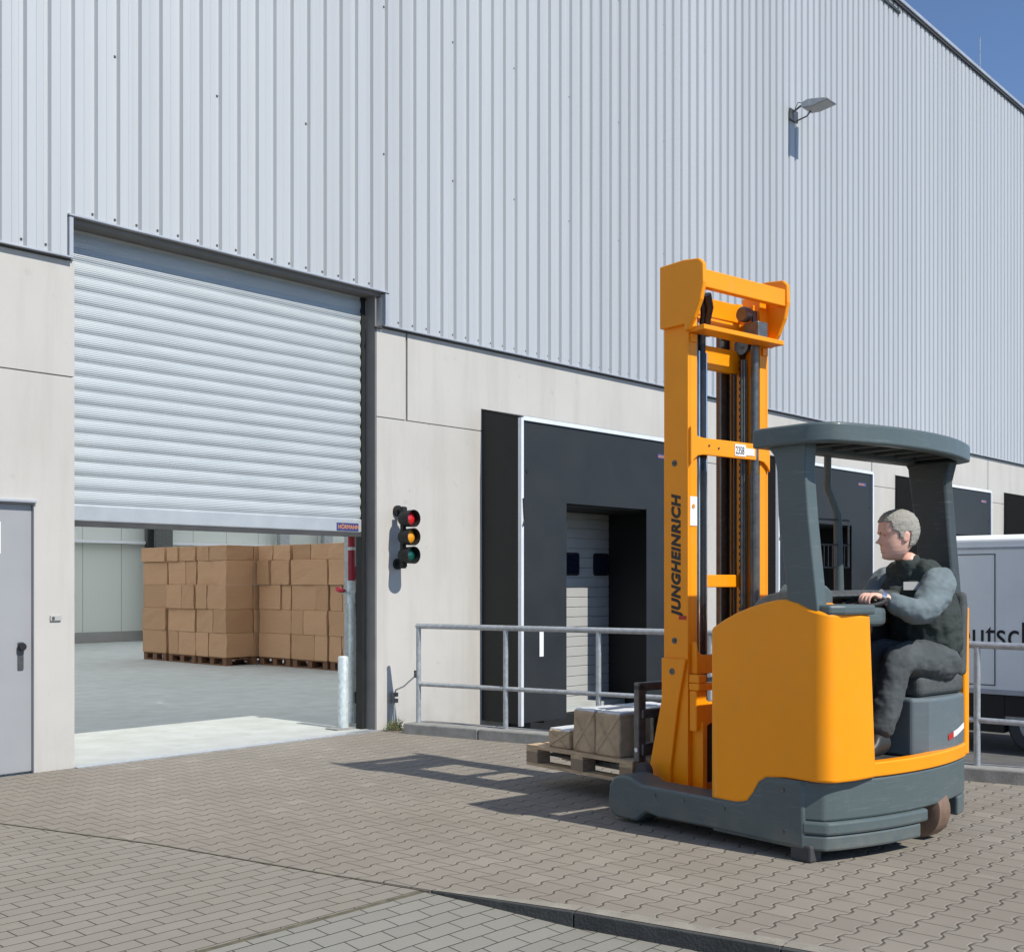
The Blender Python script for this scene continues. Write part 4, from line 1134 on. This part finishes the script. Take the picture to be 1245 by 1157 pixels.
def head_mesh(grow=0.0, keep=None, jitter=0.0):
    bm = bmesh.new()
    bmesh.ops.create_uvsphere(bm, u_segments=96, v_segments=90, radius=1)
    dirs = {v: v.co.copy() for v in bm.verts}
    if keep:
        bad = [f for f in bm.faces if not keep(f.calc_center_median())]
        bmesh.ops.delete(bm, geom=bad, context='FACES')
    rnd = random.Random(3)
    for v in bm.verts:
        d = dirs.get(v, v.co.copy()); v.co = head_pt(d, grow + rnd.uniform(0, jitter))
    me = bpy.data.meshes.new('head'); bm.to_mesh(me); bm.free(); return me
HC = Vector((.985,.14,1.722)); hyaw = math.atan2(.60,-.80)
HM = Matrix.Translation(HC) @ Matrix.Rotation(hyaw, 4, 'Z') @ Matrix.Rotation(R(6), 4, 'Y') @ Matrix.Scale(1.06, 4)
hd = head_mesh(); hd.transform(HM)
def ear(s):
    bm = bmesh.new(); bmesh.ops.create_uvsphere(bm, u_segments=20, v_segments=14, radius=1)
    for v in bm.verts:
        x, y, z = v.co
        dep = .35*math.exp(-(x*x+z*z)*3.0) if y*s > 0 else 0
        v.co = Vector((-.012+.020*x-.006*z, s*(.080)+.011*y*(1-dep), -.012+.034*z*(1-.15*(z<0)*abs(z))))
    me = bpy.data.meshes.new('ear'); bm.to_mesh(me); bm.free(); me.transform(HM); return me
# joints in the truck's frame
pel = (1.30,.13,.99); sp1 = (1.28,.13,1.15); sp2 = (1.22,.13,1.32); sp3 = (1.16,.135,1.46); nk = (1.10,.14,1.55); nk2 = (1.05,.14,1.62)
lsh = (1.10,-.055,1.45); lel = (.79,-.115,1.275); lwr = (.585,-.005,1.372)
rsh = (1.16,.325,1.46); rel = (.98,.38,1.24); rwr = (.76,.31,1.315)
lhp = (1.26,.045,.98); lkn = (.755,.0,1.03); lan = (.61,.02,.585); lto = (.42,.01,.515)
rhp = (1.26,.225,.98); rkn = (.80,.235,1.02); ran = (.76,.22,.585); rto = (.57,.21,.515)
V_ = [pel, sp1, sp2, sp3, nk, nk2, lsh, lel, lwr, rsh, rel, rwr, lhp, lkn, lan, rhp, rkn, ran]
E_ = [(0,1),(1,2),(2,3),(3,4),(4,5),(3,6),(6,7),(7,8),(3,9),(9,10),(10,11),(0,12),(12,13),(13,14),(0,15),(15,16),(16,17)]
Rd = [.12,.11,.09,.075,.064,.062,.055,.048,.032,.055,.048,.032,.085,.065,.045,.085,.065,.045]
core = skin_mesh(V_, E_, Rd, 2, 0)
def hand(wr, fwd, palm_dn, s):
    """wr wrist, fwd direction of the fingers, palm normal, s: thumb side"""
    f = Vector(fwd).normalized(); n = Vector(palm_dn).normalized(); n = (n - f*n.dot(f)).normalized(); t = f.cross(n)*s
    w_ = Vector(wr); ms = []
    P = lambda a, b, c: w_ + f*a + t*b + n*c
    ms.append(skin_mesh([P(-.02,0,0),P(.03,0,0),P(.075,.012,.0),P(.072,-.02,.0)], [(0,1),(1,2),(1,3)], [(.027,.024),(.036,.022),(.026,.017),(.026,.017)], 2))
    for (b, ln, r) in ((.030,.070,.0095),(.010,.078,.0098),(-.012,.072,.0095),(-.032,.058,.0085)):
        ms.append(chain([P(.055,b*.8,0),P(.090,b,-.004),P(.090+ln*.40,b,.012),P(.090+ln*.48,b*.98,.036),P(.090+ln*.30,b*.96,.054)], [r*1.1,r*1.1,r,r*.95,r*.8], 1))
    ms.append(chain([P(.015,.026,.005),P(.045,.046,.012),P(.075,.050,.024),P(.10,.042,.034)], [.014,.0125,.011,.009], 1))
    return ms
LH = hand(lwr, (-.93,.18,.12), (-.25,.1,-1), -1)
RH = hand(rwr, (-.95,-.1,.0), (-.2,0,-1), 1)
body = merge([core, hd, ear(1), ear(-1)] + LH + RH, .0036, 2)
body.transform(Mt)
person = link('person', body, M['skin'], None, smooth=180)
tag(person, 'driver in charcoal vest and grey jacket gripping the wheel of the orange truck', 'person')
FOLD = bpy.data.textures.new('folds', 'CLOUDS'); FOLD.noise_scale = .085; FOLD.noise_depth = 2
def wear(name, meshes, mat, voxel=.010, it=5):
    me = merge(meshes, voxel, it); me.transform(Mt)
    o = link(name, me, mat, person, smooth=180)
    if name != 'boot':
        d = o.modifiers.new('folds', 'DISPLACE'); d.texture = FOLD; d.texture_coords = 'LOCAL'; d.strength = .030; d.mid_level = .5
    return o
# trousers
wear('trousers', [chain([(1.33,.06,.99), lhp, (1.0,.03,1.01), lkn, (.70,.01,.86), (.64,.015,.70), (lan[0],lan[1],lan[2]+.0)], [.14,.145,.122,.098,.090,.083,.078], 2),
                  chain([(1.33,.21,.99), rhp, (1.02,.235,1.01), rkn, (.775,.225,.86), (.765,.222,.70), ran], [.14,.145,.122,.098,.090,.083,.078], 2),
                  chain([(1.31,.02,1.0),(1.31,.13,1.0),(1.31,.24,1.0)], [.13,.15,.13], 2)], M['trouser'])
# jacket sleeves and shoulders
wear('jacket', [chain([(1.13,.0,1.462), lsh, (.96,-.10,1.365), lel, (.69,-.065,1.325), (.605,-.015,1.362)], [.098,.112,.098,.086,.070,.052], 2),
                chain([(1.17,.27,1.465), rsh, (1.08,.37,1.35), rel, (.86,.35,1.275), (.785,.32,1.308)], [.098,.108,.095,.082,.066,.050], 2)], M['sleeve'])
# vest with collar
wear('vest', [chain([(1.30,.13,.98), (1.28,.13,1.12), (1.24,.13,1.30), (1.185,.135,1.42), (1.14,.135,1.50)], [(.21,.20),(.23,.215),(.225,.205),(.19,.18),(.11,.12)], 2),
              chain([(1.17,.06,1.30),(1.10,.09,1.40),(1.08,.125,1.47)], [.15,.125,.085], 2), chain([(1.17,.22,1.30),(1.10,.19,1.41),(1.085,.16,1.46)], [.155,.135,.10], 2),
              chain([(1.11,-.035,1.458),(1.14,.05,1.50),(1.15,.135,1.51),(1.17,.22,1.505),(1.17,.31,1.468)], [.096,.098,.10,.098,.096], 2),
              chain([(1.15,.135,1.47),(1.115,.138,1.53),(1.085,.14,1.585)], [.105,.092,.076], 2)], M['vest'])
wear('collar', [chain([(1.12,.138,1.50),(1.09,.14,1.565),(1.068,.14,1.612)], [.088,.080,.072], 2)], M['vest'])
for (a, t_, sgn) in ((lan,lto,0),(ran,rto,1)):
    a = Vector(a); t_ = Vector(t_)
    wear('boot', [skin_mesh([a+Vector((.0,0,.06)), a+Vector((0,0,-.03)), a+Vector((.045,0,-.065)), (a+t_)/2+Vector((0,0,-.01)), t_], [(0,1),(1,2),(1,3),(3,4)], [.058,.056,.045,(.05,.042),(.045,.03)], 2, 0)], M['boot'], .008, 2)
hm = head_mesh(.0035, lambda c: (c.z > .52 + .10*max(0,c.x)) or (c.x < -.30 and c.z > -.45) or (c.x < .38 and c.z > .10+.35*max(0,c.x)) or (-.02 < c.x < .16 and c.z > -.10), .0055)
hm.transform(HM); hm.transform(Mt)
hr = link('hair', hm, M['hair'], person, smooth=180)
sm_ = hr.modifiers.new('thick', 'SOLIDIFY'); sm_.thickness = .007; sm_.offset = -1
q = bmesh.new()
for s in (1,-1):
    bmesh.ops.create_uvsphere(q, u_segments=12, v_segments=8, radius=.0125, matrix=Matrix.Translation((.0745,s*.032,.0075)))
em = bpy.data.meshes.new('eyes'); q.to_mesh(em); q.free(); em.transform(HM); em.transform(Mt)
link('eyes', em, simple('eye', (.06,.045,.04), .2), person, smooth=180)
q = bmesh.new()
for s in (1,-1):
    for k in range(7):
        bmesh.ops.create_uvsphere(q, u_segments=8, v_segments=6, radius=.0068, matrix=Matrix.Translation((.0990-.0009*k*k,s*(.014+.006*k),.023+.002*math.sin(k*.6))))
bmh = bpy.data.meshes.new('brows'); q.to_mesh(bmh); q.free(); bmh.transform(HM); bmh.transform(Mt)
link('eyebrows', bmh, simple('eyebrow_hair', (.07,.06,.05), .8), person, smooth=180)
m = MB(); W_ = Vector(lwr); ax = (Vector(lwr)-Vector(lel)).normalized()
m.cyl(W_-ax*.012+Vector((0,0,0)), W_+ax*.012, .041, 20)
wm = m.build('wristwatch', M['chrome'], person, smooth=40); wm.matrix_world = Mt
m = MB(); m.prism([(-.045,-.026),(.045,-.026),(.045,.026),(-.045,.026)], 'y', -.003, .003); bd = m.build('badge', M['panel_grey'], person, bevel=.002)
bd.matrix_world = Mt @ Matrix.Translation((.972,.045,1.43)) @ Matrix.Rotation(R(-58), 4, 'Z') @ Matrix.Rotation(R(-22), 4, 'X')
